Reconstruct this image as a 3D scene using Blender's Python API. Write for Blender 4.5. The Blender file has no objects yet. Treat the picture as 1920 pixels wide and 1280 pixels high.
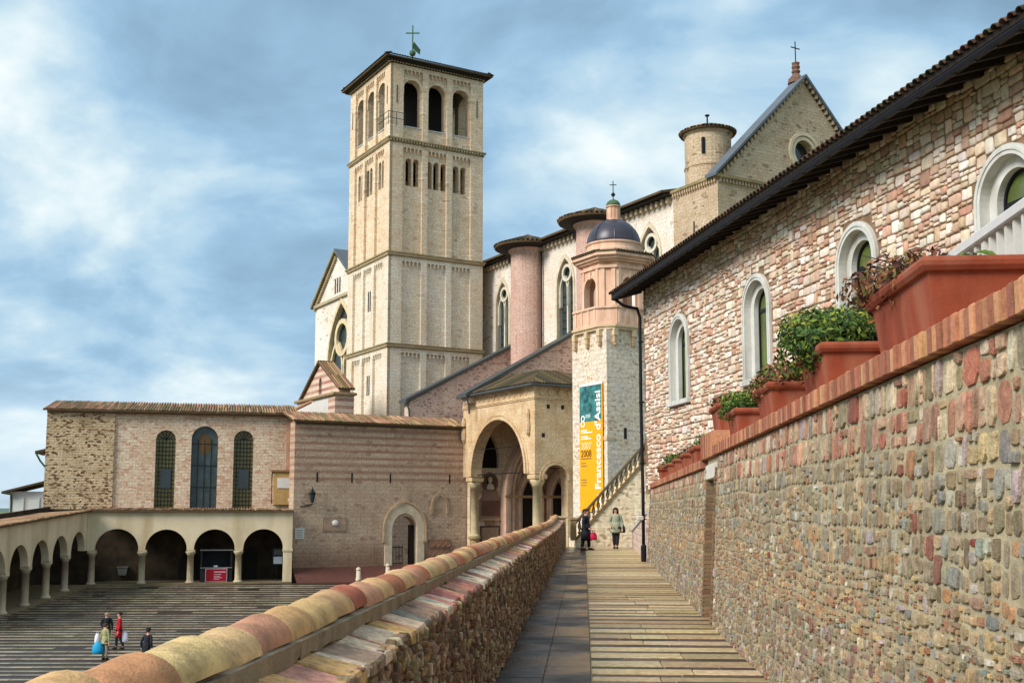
import bpy, bmesh, math, random
from mathutils import Vector, Matrix, noise
from mathutils.geometry import tessellate_polygon
R = random.Random(7)
PI = math.pi
# ------------------------------------------------------------------ camera, sky, sun, exposure
SC = bpy.context.scene
COL = SC.collection
FPX, EYE = 2100.0, 1.7
PITCH = math.radians(6.5); PCY = 955-FPX*math.tan(PITCH)   # the photograph is cropped: its principal point lies below the middle
cd = bpy.data.cameras.new('camera'); cam = bpy.data.objects.new('camera', cd); COL.objects.link(cam)
cam.location = (0, 0, EYE); cam.rotation_euler = (PI/2+PITCH, 0, 0)
cd.sensor_width = 36; cd.lens = FPX/1920*36; cd.clip_end = 20000; cd.clip_start = 0.05; cd.shift_y = (PCY-640)/1920
SC.camera = cam
SUN_AZ = math.atan2(-0.80, -0.60)          # towards the sun, x over y
SUN_EL = math.radians(36)
wd = bpy.data.worlds.new('World'); SC.world = wd; wd.use_nodes = True
def world_nodes():
    nt = wd.node_tree; nt.nodes.clear(); N = nt.nodes.new; L = nt.links.new
    out = N('ShaderNodeOutputWorld')
    sky = N('ShaderNodeTexSky'); sky.sky_type = 'NISHITA'; sky.sun_disc = False
    sky.sun_elevation = SUN_EL; sky.sun_rotation = SUN_AZ; sky.air_density = 1.3; sky.dust_density = 1.5
    bs = N('ShaderNodeBackground'); bs.inputs[1].default_value = 0.05; L(sky.outputs[0], bs.inputs[0])
    tc = N('ShaderNodeTexCoord'); sp = N('ShaderNodeSeparateXYZ'); L(tc.outputs['Generated'], sp.inputs[0])
    def m(op, a, b=None):
        n = N('ShaderNodeMath'); n.operation = op
        for i, v in enumerate((a, b)):
            if v is None: continue
            if isinstance(v, (int, float)): n.inputs[i].default_value = v
            else: L(v, n.inputs[i])
        return n.outputs[0]
    zz = m('ADD', m('MAXIMUM', sp.outputs[2], 0.0), 0.32)
    cb = N('ShaderNodeCombineXYZ')
    L(m('DIVIDE', sp.outputs[0], zz), cb.inputs[0]); L(m('MULTIPLY', m('DIVIDE', sp.outputs[1], zz), 1.0), cb.inputs[1])
    mp = N('ShaderNodeMapping'); mp.inputs['Location'].default_value = (3.3, 1.7, 0.4)
    mp.inputs['Rotation'].default_value = (0, 0, 0.35); L(cb.outputs[0], mp.inputs[0])
    n1 = N('ShaderNodeTexNoise'); n1.inputs['Scale'].default_value = 1.9; n1.inputs['Detail'].default_value = 9
    n1.inputs['Roughness'].default_value = 0.52; n1.inputs['Distortion'].default_value = 0.35; L(mp.outputs[0], n1.inputs['Vector'])
    n2 = N('ShaderNodeTexNoise'); n2.inputs['Scale'].default_value = 4.2; n2.inputs['Detail'].default_value = 6
    n2.inputs['Distortion'].default_value = 0.5; L(mp.outputs[0], n2.inputs['Vector'])
    v = m('ADD', m('MULTIPLY', n1.outputs[0], 0.7), m('MULTIPLY', n2.outputs[0], 0.3))
    cr = N('ShaderNodeValToRGB'); e = cr.color_ramp.elements
    e[0].position = 0.36; e[0].color = (.22, .36, .50, 1)
    e[1].position = 0.47; e[1].color = (.29, .47, .64, 1)
    for p, c in ((0.53, (.42, .58, .70, 1)), (0.585, (.60, .72, .77, 1)), (0.66, (.86, .88, .88, 1))):
        x = e.new(p); x.color = c
    L(v, cr.inputs[0])
    hz = N('ShaderNodeMapRange'); hz.inputs[1].default_value = 0.0; hz.inputs[2].default_value = 0.13
    hz.inputs[3].default_value = 0.6; hz.inputs[4].default_value = 0.0; L(sp.outputs[2], hz.inputs[0])
    mx = N('ShaderNodeMixRGB'); mx.inputs[2].default_value = (.66, .76, .83, 1); L(hz.outputs[0], mx.inputs[0]); L(cr.outputs[0], mx.inputs[1])
    bc = N('ShaderNodeBackground'); bc.inputs[1].default_value = 0.86; L(mx.outputs[0], bc.inputs[0])
    mr = N('ShaderNodeMapRange'); mr.inputs[1].default_value = 0.34; mr.inputs[2].default_value = 0.5
    mr.inputs[3].default_value = 0.72; mr.inputs[4].default_value = 0.97; L(v, mr.inputs[0])
    ms = N('ShaderNodeMixShader'); L(mr.outputs[0], ms.inputs[0]); L(bs.outputs[0], ms.inputs[1]); L(bc.outputs[0], ms.inputs[2])
    L(ms.outputs[0], out.inputs[0])
world_nodes()
sd = bpy.data.lights.new('sun', 'SUN'); sun = bpy.data.objects.new('sun', sd); COL.objects.link(sun)
sd.energy = 2.9; sd.angle = math.radians(26); sd.color = (1, .955, .90)
_s = Vector((math.sin(SUN_AZ)*math.cos(SUN_EL), math.cos(SUN_AZ)*math.cos(SUN_EL), math.sin(SUN_EL)))
sun.rotation_euler = _s.to_track_quat('Z', 'Y').to_euler(); sun.location = (-20, -20, 60)
SC.view_settings.view_transform = 'Standard'; SC.view_settings.look = 'None'
SC.view_settings.gamma = 1.0; SC.view_settings.use_curve_mapping = False
SC.view_settings.exposure = 0.55
# ------------------------------------------------------------------ pixels to directions, frames
def ray(px, py):
    u = (px-960)/FPX; v = (PCY-py)/FPX
    c, s = math.cos(PITCH), math.sin(PITCH)
    return Vector((u, c-s*v, s+c*v))
def at(px, py, Y):
    d = ray(px, py); k = Y/d.y
    return Vector((d.x*k, Y, EYE+d.z*k))
def onz(px, py, z):
    d = ray(px, py); k = (z-EYE)/d.z
    return Vector((d.x*k, d.y*k, z))
class Frame:
    def __init__(s, x, y, z, dx, dy):
        n = math.hypot(dx, dy); s.dx, s.dy = dx/n, dy/n; s.o = Vector((x, y, z)); s.rz = math.atan2(dy, dx)
    def w(s, a, b, c=0): return Vector((s.o.x+a*s.dx-b*s.dy, s.o.y+a*s.dy+b*s.dx, s.o.z+c))
    def loc(s, X, Y):
        X -= s.o.x; Y -= s.o.y
        return (X*s.dx+Y*s.dy, -X*s.dy+Y*s.dx)
    def px(s, px, py, b=0.0):                       # pixel -> (x, z) on the local plane y = b
        d = ray(px, py); nx, ny = -s.dy, s.dx
        k = (b+s.o.x*nx+s.o.y*ny)/(d.x*nx+d.y*ny)
        a, _ = s.loc(d.x*k, d.y*k)
        return a, EYE+d.z*k-s.o.z
    def pxx(s, px, b=0.0): return s.px(px, 955, b)[0]
# ------------------------------------------------------------------ mesh builder
def lin(r, g, b):
    f = lambda c: ((c/255+0.055)/1.055)**2.4 if c > 10 else c/255/12.92
    return (f(r), f(g), f(b))
def jit(c, a=.15, rng=R):
    k = 1+rng.uniform(-a, a)
    return tuple(max(0, x*k*(1+rng.uniform(-a*.3, a*.3))) for x in c)
class MB:
    def __init__(s): s.v = []; s.f = []; s.c = []
    def add(s, vs, fs, col=(.5, .5, .5)):
        n = len(s.v); s.v += [tuple(p) for p in vs]; s.f += [tuple(i+n for i in f) for f in fs]; s.c += [col]*len(vs)
        return s
    def box(s, x0, x1, y0, y1, z0, z1, col=(.5, .5, .5), xf=None, bev=0):
        if bev:
            b = bev; vs = []
            for z, e in ((z0, 1), (z0+b, 0), (z1-b, 0), (z1, 1)):
                i = b if e else 0
                vs += [(x0+i, y0+i, z), (x1-i, y0+i, z), (x1-i, y1-i, z), (x0+i, y1-i, z)]
            fs = [(3, 2, 1, 0), (12, 13, 14, 15)]
            for k in range(3):
                for j in range(4): fs.append((k*4+j, k*4+(j+1) % 4, k*4+4+(j+1) % 4, k*4+4+j))
        else:
            vs = [(x0, y0, z0), (x1, y0, z0), (x1, y1, z0), (x0, y1, z0), (x0, y0, z1), (x1, y0, z1), (x1, y1, z1), (x0, y1, z1)]
            fs = [(3, 2, 1, 0), (4, 5, 6, 7), (0, 1, 5, 4), (1, 2, 6, 5), (2, 3, 7, 6), (3, 0, 4, 7)]
        if xf: vs = [xf(*p) for p in vs]
        return s.add(vs, fs, col)
    def prism(s, poly, y0, y1, col=(.5, .5, .5), holes=(), xf=None):
        loops = [list(poly)]+[list(h) for h in holes]
        flat = [p for l in loops for p in l]; n = len(flat)
        tris = tessellate_polygon([[Vector((p[0], p[1], 0)) for p in l] for l in loops])
        vs = [(p[0], y0, p[1]) for p in flat]+[(p[0], y1, p[1]) for p in flat]
        fs = [tuple(t) for t in tris]+[tuple(i+n for i in reversed(t)) for t in tris]
        k = 0
        for l in loops:
            m = len(l)
            for i in range(m): a, b = k+i, k+(i+1) % m; fs.append((a, b, b+n, a+n))
            k += m
        if xf: vs = [xf(*p) for p in vs]
        return s.add(vs, fs, col)
    def lathe(s, prof, cx, cy, cz=0, n=16, a0=0, a1=2*PI, col=(.5, .5, .5), sy=1, rot=0, cap=True):
        full = abs(a1-a0-2*PI) < 1e-4; m = n if full else n+1; vs = []; fs = []
        for r, z in prof:
            for i in range(m):
                a = a0+(a1-a0)*i/n+rot; vs.append((cx+r*math.cos(a), cy+r*math.sin(a)*sy, cz+z))
        for k in range(len(prof)-1):
            for i in range(n):
                j = (i+1) % m; fs.append((k*m+i, k*m+j, (k+1)*m+j, (k+1)*m+i))
        if cap and prof[0][0] > 1e-3 and full: fs.append(tuple(range(m-1, -1, -1)))
        if cap and prof[-1][0] > 1e-3 and full: fs.append(tuple((len(prof)-1)*m+i for i in range(m)))
        return s.add(vs, fs, col)
    def tube(s, path, r, n=8, col=(.5, .5, .5)):
        path = [Vector(p) for p in path]; vs = []; fs = []
        for i, p in enumerate(path):
            t = (path[min(i+1, len(path)-1)]-path[max(i-1, 0)]).normalized()
            u = t.cross(Vector((0, 0, 1)));
            if u.length < 1e-3: u = t.cross(Vector((1, 0, 0)))
            u.normalize(); w = u.cross(t); rr = r[i] if isinstance(r, (list, tuple)) else r
            for k in range(n):
                a = 2*PI*k/n; vs.append(p+u*rr*math.cos(a)+w*rr*math.sin(a))
        for i in range(len(path)-1):
            for k in range(n): fs.append((i*n+k, i*n+(k+1) % n, (i+1)*n+(k+1) % n, (i+1)*n+k))
        fs += [tuple(range(n-1, -1, -1)), tuple((len(path)-1)*n+k for k in range(n))]
        return s.add(vs, fs, col)
    def stone(s, cx, cz, w, h, d, rng, col, sq=.62, xf=None, y=0):
        a, b = w/2, h/2; q = sq
        ring = [(a, b*q), (a*q, b), (-a*q, b), (-a, b*q), (-a, -b*q), (-a*q, -b), (a*q, -b), (a, -b*q)]
        ring = [(x*(1+rng.uniform(-.17, .07)), z*(1+rng.uniform(-.17, .07))) for x, z in ring]
        tx, tz = rng.uniform(-.15, .15), rng.uniform(-.15, .15); vs = []
        for sc, dd in ((1, .0), (.96, .8), (.78, 1.0)):
            for x, z in ring:
                yy = -d*dd*(1+tx*x/a+tz*z/b+rng.uniform(-.12, .12)) if dd else .01
                vs.append((cx+x*sc, y+yy, cz+z*sc))
        vs.append((cx, y-d*(1.04+rng.uniform(-.1, .12)), cz))
        fs = []
        for k in range(2):
            for i in range(8): fs.append((k*8+i, k*8+8+i, k*8+8+(i+1) % 8, k*8+(i+1) % 8))
        for i in range(8): fs.append((16+i, 24, 16+(i+1) % 8))
        if xf: vs = [xf(*p) for p in vs]
        return s.add(vs, fs, col)
    def build(s, name, mat, parent=None, smooth=False, kind=None, label=None, recalc=True):
        me = bpy.data.meshes.new(name); me.from_pydata(s.v, [], s.f)
        if recalc:
            bm = bmesh.new(); bm.from_mesh(me); bmesh.ops.recalc_face_normals(bm, faces=bm.faces); bm.to_mesh(me); bm.free()
        at_ = me.attributes.new('Col', 'FLOAT_COLOR', 'POINT')
        at_.data.foreach_set('color', [x for c in s.c for x in (c[0], c[1], c[2], 1.0)])
        if smooth: me.polygons.foreach_set('use_smooth', [True]*len(me.polygons))
        me.materials.append(mat); me.update()
        if smooth == 'auto': me.set_sharp_from_angle(angle=math.radians(40))
        return link(name, me, parent, kind, label)
def link(name, me, parent=None, kind=None, label=None):
    o = bpy.data.objects.new(name, me); COL.objects.link(o)
    if parent is not None: o.parent = parent
    if kind: o['kind'] = kind
    if label: o['label'] = label
    return o
def thing(name, label, cat, fr=None, group=None):
    o = bpy.data.objects.new(name, None); COL.objects.link(o); o.empty_display_size = .2
    if fr is not None:
        if isinstance(fr, Frame): o.location = fr.o; o.rotation_euler = (0, 0, fr.rz)
        else: o.location = fr
    o['label'] = label; o['category'] = cat
    if group: o['group'] = group
    return o
def tag(o, label, cat, group=None):
    o['label'] = label; o['category'] = cat
    if group: o['group'] = group
    return o
def arch(cx, z0, w, zs, n=10, rise=None):
    p = [(cx-w/2, z0), (cx+w/2, z0)]
    if rise is None:
        return p+[(cx+w/2*math.cos(PI*i/n), zs+w/2*math.sin(PI*i/n)) for i in range(n+1)]
    h = rise; r = (h*h+w*w/4)/w; c = r-w/2; a = math.asin(min(1, h/r)) if r >= h else PI/2
    if c < 0: a = PI-a
    m = n//2
    p += [(cx-c+r*math.cos(a*i/m), zs+r*math.sin(a*i/m)) for i in range(m+1)]
    p += [(cx+c-r*math.cos(a*i/m), zs+r*math.sin(a*i/m)) for i in range(m-1, -1, -1)]
    return p
def band(mb, cx, z0, wi, wo, zs, y0, y1, col=(.5, .5, .5), n=16, ri=None, ro=None, xf=None):   # arch-shaped ring on legs
    a = arch(cx, z0, wi, zs, n, ri)[1:]; b = arch(cx, z0, wo, zs, n, ro)[1:]
    a = a+[(cx-wi/2, z0)]; b = b+[(cx-wo/2, z0)]
    return mb.prism(b+a[::-1], y0, y1, col, xf=xf)
# ------------------------------------------------------------------ materials
MATS = {}
def newmat(name):
    m = bpy.data.materials.new(name); m.use_nodes = True
    nt = m.node_tree; b = nt.nodes['Principled BSDF']
    return m, nt, b
def attr_mat(name, rough=.85, amt=.25, sc=14, bump=.35, bsc=40, spec=.3, lichen=None):
    m, nt, b = newmat(name); N = nt.nodes.new; L = nt.links.new
    a = N('ShaderNodeAttribute'); a.attribute_name = 'Col'
    tc = N('ShaderNodeTexCoord')
    n = N('ShaderNodeTexNoise'); n.inputs['Scale'].default_value = sc; n.inputs['Detail'].default_value = 6; n.inputs['Roughness'].default_value = .65
    L(tc.outputs['Object'], n.inputs['Vector'])
    mr = N('ShaderNodeMapRange'); mr.inputs[1].default_value = .25; mr.inputs[2].default_value = .75
    mr.inputs[3].default_value = 1-amt; mr.inputs[4].default_value = 1+amt; L(n.outputs[0], mr.inputs[0])
    mu = N('ShaderNodeMixRGB'); mu.blend_type = 'MULTIPLY'; mu.inputs[0].default_value = 1
    L(a.outputs['Color'], mu.inputs[1]); L(mr.outputs[0], mu.inputs[2]); src = mu.outputs[0]
    if lichen:
        n3 = N('ShaderNodeTexNoise'); n3.inputs['Scale'].default_value = lichen[2]; n3.inputs['Detail'].default_value = 10; n3.inputs['Roughness'].default_value = .75; L(tc.outputs['Object'], n3.inputs['Vector'])
        r3 = N('ShaderNodeMapRange'); r3.inputs[1].default_value = .5; r3.inputs[2].default_value = .66; r3.inputs[4].default_value = lichen[1]; L(n3.outputs[0], r3.inputs[0])
        x = N('ShaderNodeMixRGB'); L(r3.outputs[0], x.inputs[0]); L(src, x.inputs[1]); x.inputs[2].default_value = (*lichen[0], 1); src = x.outputs[0]
    L(src, b.inputs['Base Color'])
    b.inputs['Roughness'].default_value = rough; b.inputs['Specular IOR Level'].default_value = spec
    n2 = N('ShaderNodeTexNoise'); n2.inputs['Scale'].default_value = bsc; n2.inputs['Detail'].default_value = 5; L(tc.outputs['Object'], n2.inputs['Vector'])
    bp = N('ShaderNodeBump'); bp.inputs['Strength'].default_value = bump; bp.inputs['Distance'].default_value = .6/bsc
    L(n2.outputs[0], bp.inputs['Height']); L(bp.outputs[0], b.inputs['Normal'])
    MATS[name] = m; return m
def plain(name, c, rough=.8, metal=0, amt=.2, sc=3, bump=.2, c2=None, bsc=30, spec=.3, stain=None):
    m, nt, b = newmat(name); N = nt.nodes.new; L = nt.links.new
    tc = N('ShaderNodeTexCoord'); n = N('ShaderNodeTexNoise'); n.inputs['Scale'].default_value = sc; n.inputs['Detail'].default_value = 8
    n.inputs['Roughness'].default_value = .62; L(tc.outputs['Object'], n.inputs['Vector'])
    cr = N('ShaderNodeValToRGB'); e = cr.color_ramp.elements; e[0].position = .3; e[1].position = .7
    d = c2 or tuple(x*(1+amt) for x in c)
    e[0].color = (*[x*(1-amt) for x in c], 1) if not c2 else (*c, 1); e[1].color = (*d, 1); L(n.outputs[0], cr.inputs[0])
    src = cr.outputs[0]
    if stain:
        mp = N('ShaderNodeMapping'); mp.inputs['Scale'].default_value = (1, 1, .18); L(tc.outputs['Object'], mp.inputs[0])
        n3 = N('ShaderNodeTexNoise'); n3.inputs['Scale'].default_value = stain[1]; n3.inputs['Detail'].default_value = 7; L(mp.outputs[0], n3.inputs['Vector'])
        r3 = N('ShaderNodeMapRange'); r3.inputs[1].default_value = .48; r3.inputs[2].default_value = .72; r3.inputs[3].default_value = 0; r3.inputs[4].default_value = .65
        L(n3.outputs[0], r3.inputs[0]); x = N('ShaderNodeMixRGB'); L(r3.outputs[0], x.inputs[0]); L(src, x.inputs[1]); x.inputs[2].default_value = (*stain[0], 1); src = x.outputs[0]
    L(src, b.inputs['Base Color'])
    b.inputs['Roughness'].default_value = rough; b.inputs['Metallic'].default_value = metal; b.inputs['Specular IOR Level'].default_value = spec
    if bump:
        n2 = N('ShaderNodeTexNoise'); n2.inputs['Scale'].default_value = bsc; n2.inputs['Detail'].default_value = 4; L(tc.outputs['Object'], n2.inputs['Vector'])
        bp = N('ShaderNodeBump'); bp.inputs['Strength'].default_value = bump; bp.inputs['Distance'].default_value = .5/bsc
        L(n2.outputs[0], bp.inputs['Height']); L(bp.outputs[0], b.inputs['Normal'])
    MATS[name] = m; return m
def masonry(name, c1, c2, mortar, bw=.6, bh=.3, ms=.03, stain=None, ssc=.25, bump=.5, stripe=None, odd=None, rough=.9, patch=None):
    # coursed stone for walls whose single stones are too small in the picture
    m, nt, b = newmat(name); N = nt.nodes.new; L = nt.links.new
    tc = N('ShaderNodeTexCoord'); sp = N('ShaderNodeSeparateXYZ'); L(tc.outputs['Object'], sp.inputs[0])
    ad = N('ShaderNodeMath'); L(sp.outputs[0], ad.inputs[0]); L(sp.outputs[1], ad.inputs[1])
    cb = N('ShaderNodeCombineXYZ'); L(ad.outputs[0], cb.inputs[0]); L(sp.outputs[2], cb.inputs[1])
    nd = N('ShaderNodeTexNoise'); nd.inputs['Scale'].default_value = 1.7; nd.inputs['Detail'].default_value = 3; L(cb.outputs[0], nd.inputs['Vector'])
    va = N('ShaderNodeVectorMath'); va.operation = 'MULTIPLY_ADD'; L(nd.outputs['Color'], va.inputs[0])
    va.inputs[1].default_value = (bh*.5, bh*.35, 0); L(cb.outputs[0], va.inputs[2])
    br = N('ShaderNodeTexBrick'); L(va.outputs[0], br.inputs['Vector']); br.inputs['Scale'].default_value = 1
    br.inputs['Brick Width'].default_value = bw; br.inputs['Row Height'].default_value = bh; br.inputs['Mortar Size'].default_value = ms
    br.inputs['Mortar Smooth'].default_value = .4; br.offset = .5
    br.inputs['Color1'].default_value = (*c1, 1); br.inputs['Color2'].default_value = (*c2, 1); br.inputs['Mortar'].default_value = (*mortar, 1)
    src = br.outputs['Color']
    def mix(fac, col, src, bt='MIX'):
        x = N('ShaderNodeMixRGB'); x.blend_type = bt; L(fac, x.inputs[0]); L(src, x.inputs[1]); x.inputs[2].default_value = (*col, 1); return x.outputs[0]
    if odd:                                               # scattered stones of another colour
        mp = N('ShaderNodeMapping'); k_o = odd[3] if len(odd) > 3 else 1; mp.inputs['Scale'].default_value = (1/bw*1.5*k_o, 1/bh*1.3*k_o, 1); L(cb.outputs[0], mp.inputs[0])
        vo = N('ShaderNodeTexVoronoi'); vo.inputs['Scale'].default_value = 1; L(mp.outputs[0], vo.inputs['Vector'])
        s2 = N('ShaderNodeSeparateXYZ'); L(vo.outputs['Color'], s2.inputs[0])
        gt = N('ShaderNodeMapRange'); gt.inputs[1].default_value = 1-odd[1]; gt.inputs[2].default_value = 1-odd[1]+.02; gt.inputs[4].default_value = odd[2]; L(s2.outputs[0], gt.inputs[0])
        src = mix(gt.outputs[0], odd[0], src)
    if stripe:                                            # courses of another stone: colour, period, share, from z, to z
        sc_, per, sh, z0, z1, am = stripe
        fr = N('ShaderNodeMath'); fr.operation = 'PINGPONG'; L(sp.outputs[2], fr.inputs[0]); fr.inputs[1].default_value = per/2
        g = N('ShaderNodeMapRange'); g.inputs[1].default_value = per/2*(1-sh)-.04; g.inputs[2].default_value = per/2*(1-sh)+.04; g.inputs[4].default_value = am; L(fr.outputs[0], g.inputs[0])
        lo = N('ShaderNodeMath'); lo.operation = 'GREATER_THAN'; L(sp.outputs[2], lo.inputs[0]); lo.inputs[1].default_value = z0
        hi = N('ShaderNodeMath'); hi.operation = 'LESS_THAN'; L(sp.outputs[2], hi.inputs[0]); hi.inputs[1].default_value = z1
        a = N('ShaderNodeMath'); a.operation = 'MULTIPLY'; L(lo.outputs[0], a.inputs[0]); L(hi.outputs[0], a.inputs[1])
        a2 = N('ShaderNodeMath'); a2.operation = 'MULTIPLY'; L(a.outputs[0], a2.inputs[0]); L(g.outputs[0], a2.inputs[1])
        src = mix(a2.outputs[0], sc_, src)
    n1 = N('ShaderNodeTexNoise'); n1.inputs['Scale'].default_value = ssc; n1.inputs['Detail'].default_value = 9; n1.inputs['Roughness'].default_value = .68
    L(cb.outputs[0], n1.inputs['Vector'])
    r1 = N('ShaderNodeMapRange'); r1.inputs[1].default_value = .45; r1.inputs[2].default_value = .68; r1.inputs[4].default_value = .75; L(n1.outputs[0], r1.inputs[0])
    if stain: src = mix(r1.outputs[0], stain, src)
    if patch:                                             # a worn zone with its own soft outline: colour, z top, z bottom
        pr = N('ShaderNodeMapRange'); n4 = N('ShaderNodeMath'); n4.operation = 'MULTIPLY_ADD'; L(n1.outputs[0], n4.inputs[0]); n4.inputs[1].default_value = 4.; L(sp.outputs[2], n4.inputs[2])
        pr.inputs[1].default_value = patch[1]+2; pr.inputs[2].default_value = patch[2]+2; pr.inputs[4].default_value = .8; L(n4.outputs[0], pr.inputs[0]); src = mix(pr.outputs[0], patch[0], src)
    m5 = N('ShaderNodeMapping'); m5.inputs['Scale'].default_value = (1.1, .1, 1); L(cb.outputs[0], m5.inputs[0])
    n5 = N('ShaderNodeTexNoise'); n5.inputs['Scale'].default_value = 1; n5.inputs['Detail'].default_value = 7; n5.inputs['Roughness'].default_value = .7; L(m5.outputs[0], n5.inputs['Vector'])
    r5 = N('ShaderNodeMapRange'); r5.inputs[1].default_value = .52; r5.inputs[2].default_value = .72; r5.inputs[4].default_value = .45; L(n5.outputs[0], r5.inputs[0]); src = mix(r5.outputs[0], (.62, .55, .48), src, 'MULTIPLY')
    n2 = N('ShaderNodeTexNoise'); n2.inputs['Scale'].default_value = 6; n2.inputs['Detail'].default_value = 6; L(tc.outputs['Object'], n2.inputs['Vector'])
    r2 = N('ShaderNodeMapRange'); r2.inputs[1].default_value = .3; r2.inputs[2].default_value = .7; r2.inputs[3].default_value = .72; r2.inputs[4].default_value = 1.18; L(n2.outputs[0], r2.inputs[0])
    x = N('ShaderNodeMixRGB'); x.blend_type = 'MULTIPLY'; x.inputs[0].default_value = 1; L(src, x.inputs[1]); L(r2.outputs[0], x.inputs[2])
    L(x.outputs[0], b.inputs['Base Color']); b.inputs['Roughness'].default_value = rough; b.inputs['Specular IOR Level'].default_value = .2
    h = N('ShaderNodeMath'); h.operation = 'MULTIPLY_ADD'; L(br.outputs['Fac'], h.inputs[0]); h.inputs[1].default_value = -.6; L(n2.outputs[0], h.inputs[2])
    bp = N('ShaderNodeBump'); bp.inputs['Strength'].default_value = bump; bp.inputs['Distance'].default_value = .05; L(h.outputs[0], bp.inputs['Height']); L(bp.outputs[0], b.inputs['Normal'])
    MATS[name] = m; return m
ROUGH_STONE = attr_mat('rough_stone', .9, .5, 18, 1.0, 70, lichen=(lin(120, 104, 78), .45, 7.0))
WALL_STONE = attr_mat('wall_stone', .88, .3, 8, .7, 40, lichen=(lin(176, 146, 112), .5, 1.3))
TILE = attr_mat('terracotta_tile', .85, .42, 9, .6, 90, lichen=(lin(140, 120, 84), .75, 6.0))
BRICK = attr_mat('coping_brick', .85, .3, 25, .5, 70)
WETSLAB = attr_mat('wet_slab', .34, .35, 5, .4, 45, spec=.35)
DRYSLAB = attr_mat('paving_slab', .5, .4, 14, .6, 50, spec=.4, lichen=(lin(96, 80, 60), .3, 2.2))
LEAF = attr_mat('leaf', .6, .25, 8, .1, 20)
PAINT = attr_mat('painted', .6, .1, 5, .1, 30)
STONE = attr_mat('dressed_stone', .8, .18, 4, .3, 25)
FARSTONE = attr_mat('far_stone', .85, .25, 1.2, .3, 6)
CLOTH = attr_mat('cloth', .85, .15, 20, .2, 60)
FARTILE = attr_mat('far_tile', .85, .35, 5, .3, 20)
def wet(m, lo, hi, sc):
    nt = m.node_tree; b = nt.nodes['Principled BSDF']; tc = nt.nodes.new('ShaderNodeTexCoord'); n = nt.nodes.new('ShaderNodeTexNoise'); n.inputs['Scale'].default_value = sc; n.inputs['Detail'].default_value = 4
    r = nt.nodes.new('ShaderNodeMapRange'); r.inputs[1].default_value = .42; r.inputs[2].default_value = .6; r.inputs[3].default_value = lo; r.inputs[4].default_value = hi
    nt.links.new(tc.outputs['Object'], n.inputs['Vector']); nt.links.new(n.outputs[0], r.inputs[0]); nt.links.new(r.outputs[0], b.inputs['Roughness'])
wet(WETSLAB, .16, .55, .8); wet(DRYSLAB, .28, .6, .9)
MORTAR = plain('mortar', lin(150, 135, 105), .95, amt=.3, sc=5, bump=.7, bsc=60)
TOWER = masonry('tower_ashlar', lin(232, 212, 184), lin(218, 192, 158), lin(206, 182, 152), .75, .33, .02, stain=lin(212, 180, 142), ssc=.09, bump=.35, odd=(lin(176, 142, 112), .05, .6))
TOWERLOW = masonry('tower_pale_ashlar', lin(232, 222, 204), lin(224, 208, 184), lin(210, 194, 170), .75, .33, .02, stain=lin(216, 190, 156), ssc=.11, bump=.35, odd=(lin(190, 158, 130), .05, .5))
CHURCH = masonry('church_ashlar', lin(236, 230, 220), lin(228, 218, 202), lin(208, 196, 178), .8, .35, .02, stain=lin(222, 196, 168), ssc=.12, bump=.3, odd=(lin(165, 125, 105), .05, .6))
FACADE = masonry('facade_ashlar', lin(205, 184, 156), lin(192, 168, 138), lin(170, 150, 122), .6, .28, .02, stain=lin(170, 140, 108), ssc=.3, bump=.4, odd=(lin(120, 95, 75), .06, .7))
PINKTURRET = masonry('pink_turret_stone', lin(212, 176, 160), lin(205, 165, 148), lin(195, 170, 152), .5, .25, .03, stain=lin(198, 150, 130), ssc=.2, bump=.5, patch=(lin(168, 98, 74), 17.0, 13.5))
STRIPED = masonry('striped_wall', lin(204, 178, 152), lin(190, 162, 136), lin(172, 146, 122), .7, .34, .02, stain=lin(178, 146, 120), ssc=.3, bump=.5,
                  stripe=(lin(150, 106, 90), .62, .42, 8.1, 14, .7), odd=(lin(146, 108, 90), .08, .6), patch=(lin(128, 96, 74), 3.2, 1.2))
ORATORY = masonry('oratory_stone', lin(228, 208, 182), lin(212, 184, 156), lin(200, 176, 148), .55, .26, .03, stain=lin(196, 160, 128), ssc=.3, bump=.5, odd=(lin(180, 128, 104), .2, .6))
RUBBLE = masonry('rubble_wall', lin(212, 186, 148), lin(198, 170, 132), lin(204, 180, 144), .5, .22, .06, stain=lin(150, 124, 90), ssc=.5, bump=.9, odd=(lin(104, 66, 48), .22, .95, 1.3))
PURPLE = masonry('buttress_stone', lin(222, 194, 178), lin(206, 174, 160), lin(212, 186, 168), .45, .25, .05, stain=lin(226, 204, 180), ssc=.5, bump=.7, odd=(lin(138, 104, 92), .2, .7))
STAIRST = masonry('stair_wall_stone', lin(240, 222, 190), lin(230, 208, 174), lin(222, 200, 164), .55, .3, .02, stain=lin(222, 196, 156), ssc=.5, bump=.4, odd=(lin(158, 118, 82), .16, .7, 2.2))
CAMPST = masonry('turret_ashlar', lin(232, 216, 192), lin(220, 200, 174), lin(206, 186, 158), .5, .26, .02, stain=lin(216, 208, 202), ssc=.35, bump=.4, odd=(lin(158, 124, 98), .14, .6, 1.8))
PORTALST = masonry('portal_stone', lin(222, 194, 156), lin(212, 182, 142), lin(200, 170, 132), .9, .5, .012, stain=lin(178, 136, 88), ssc=.35, bump=.25)
PLASTER = plain('cream_plaster', lin(218, 198, 164), .9, amt=.08, sc=.8, bump=.2, stain=(lin(168, 142, 100), .7))
PALEPL = plain('pale_plaster', lin(206, 200, 192), .9, amt=.06, sc=.8, bump=.1)
PINKPL = plain('pink_terracotta_plaster', lin(222, 184, 156), .85, amt=.14, sc=1.5, bump=.25, stain=(lin(192, 138, 108), 2.6))
LEAD = plain('lead_sheet', lin(92, 98, 104), .55, amt=.15, sc=1, bump=.1)
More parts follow.
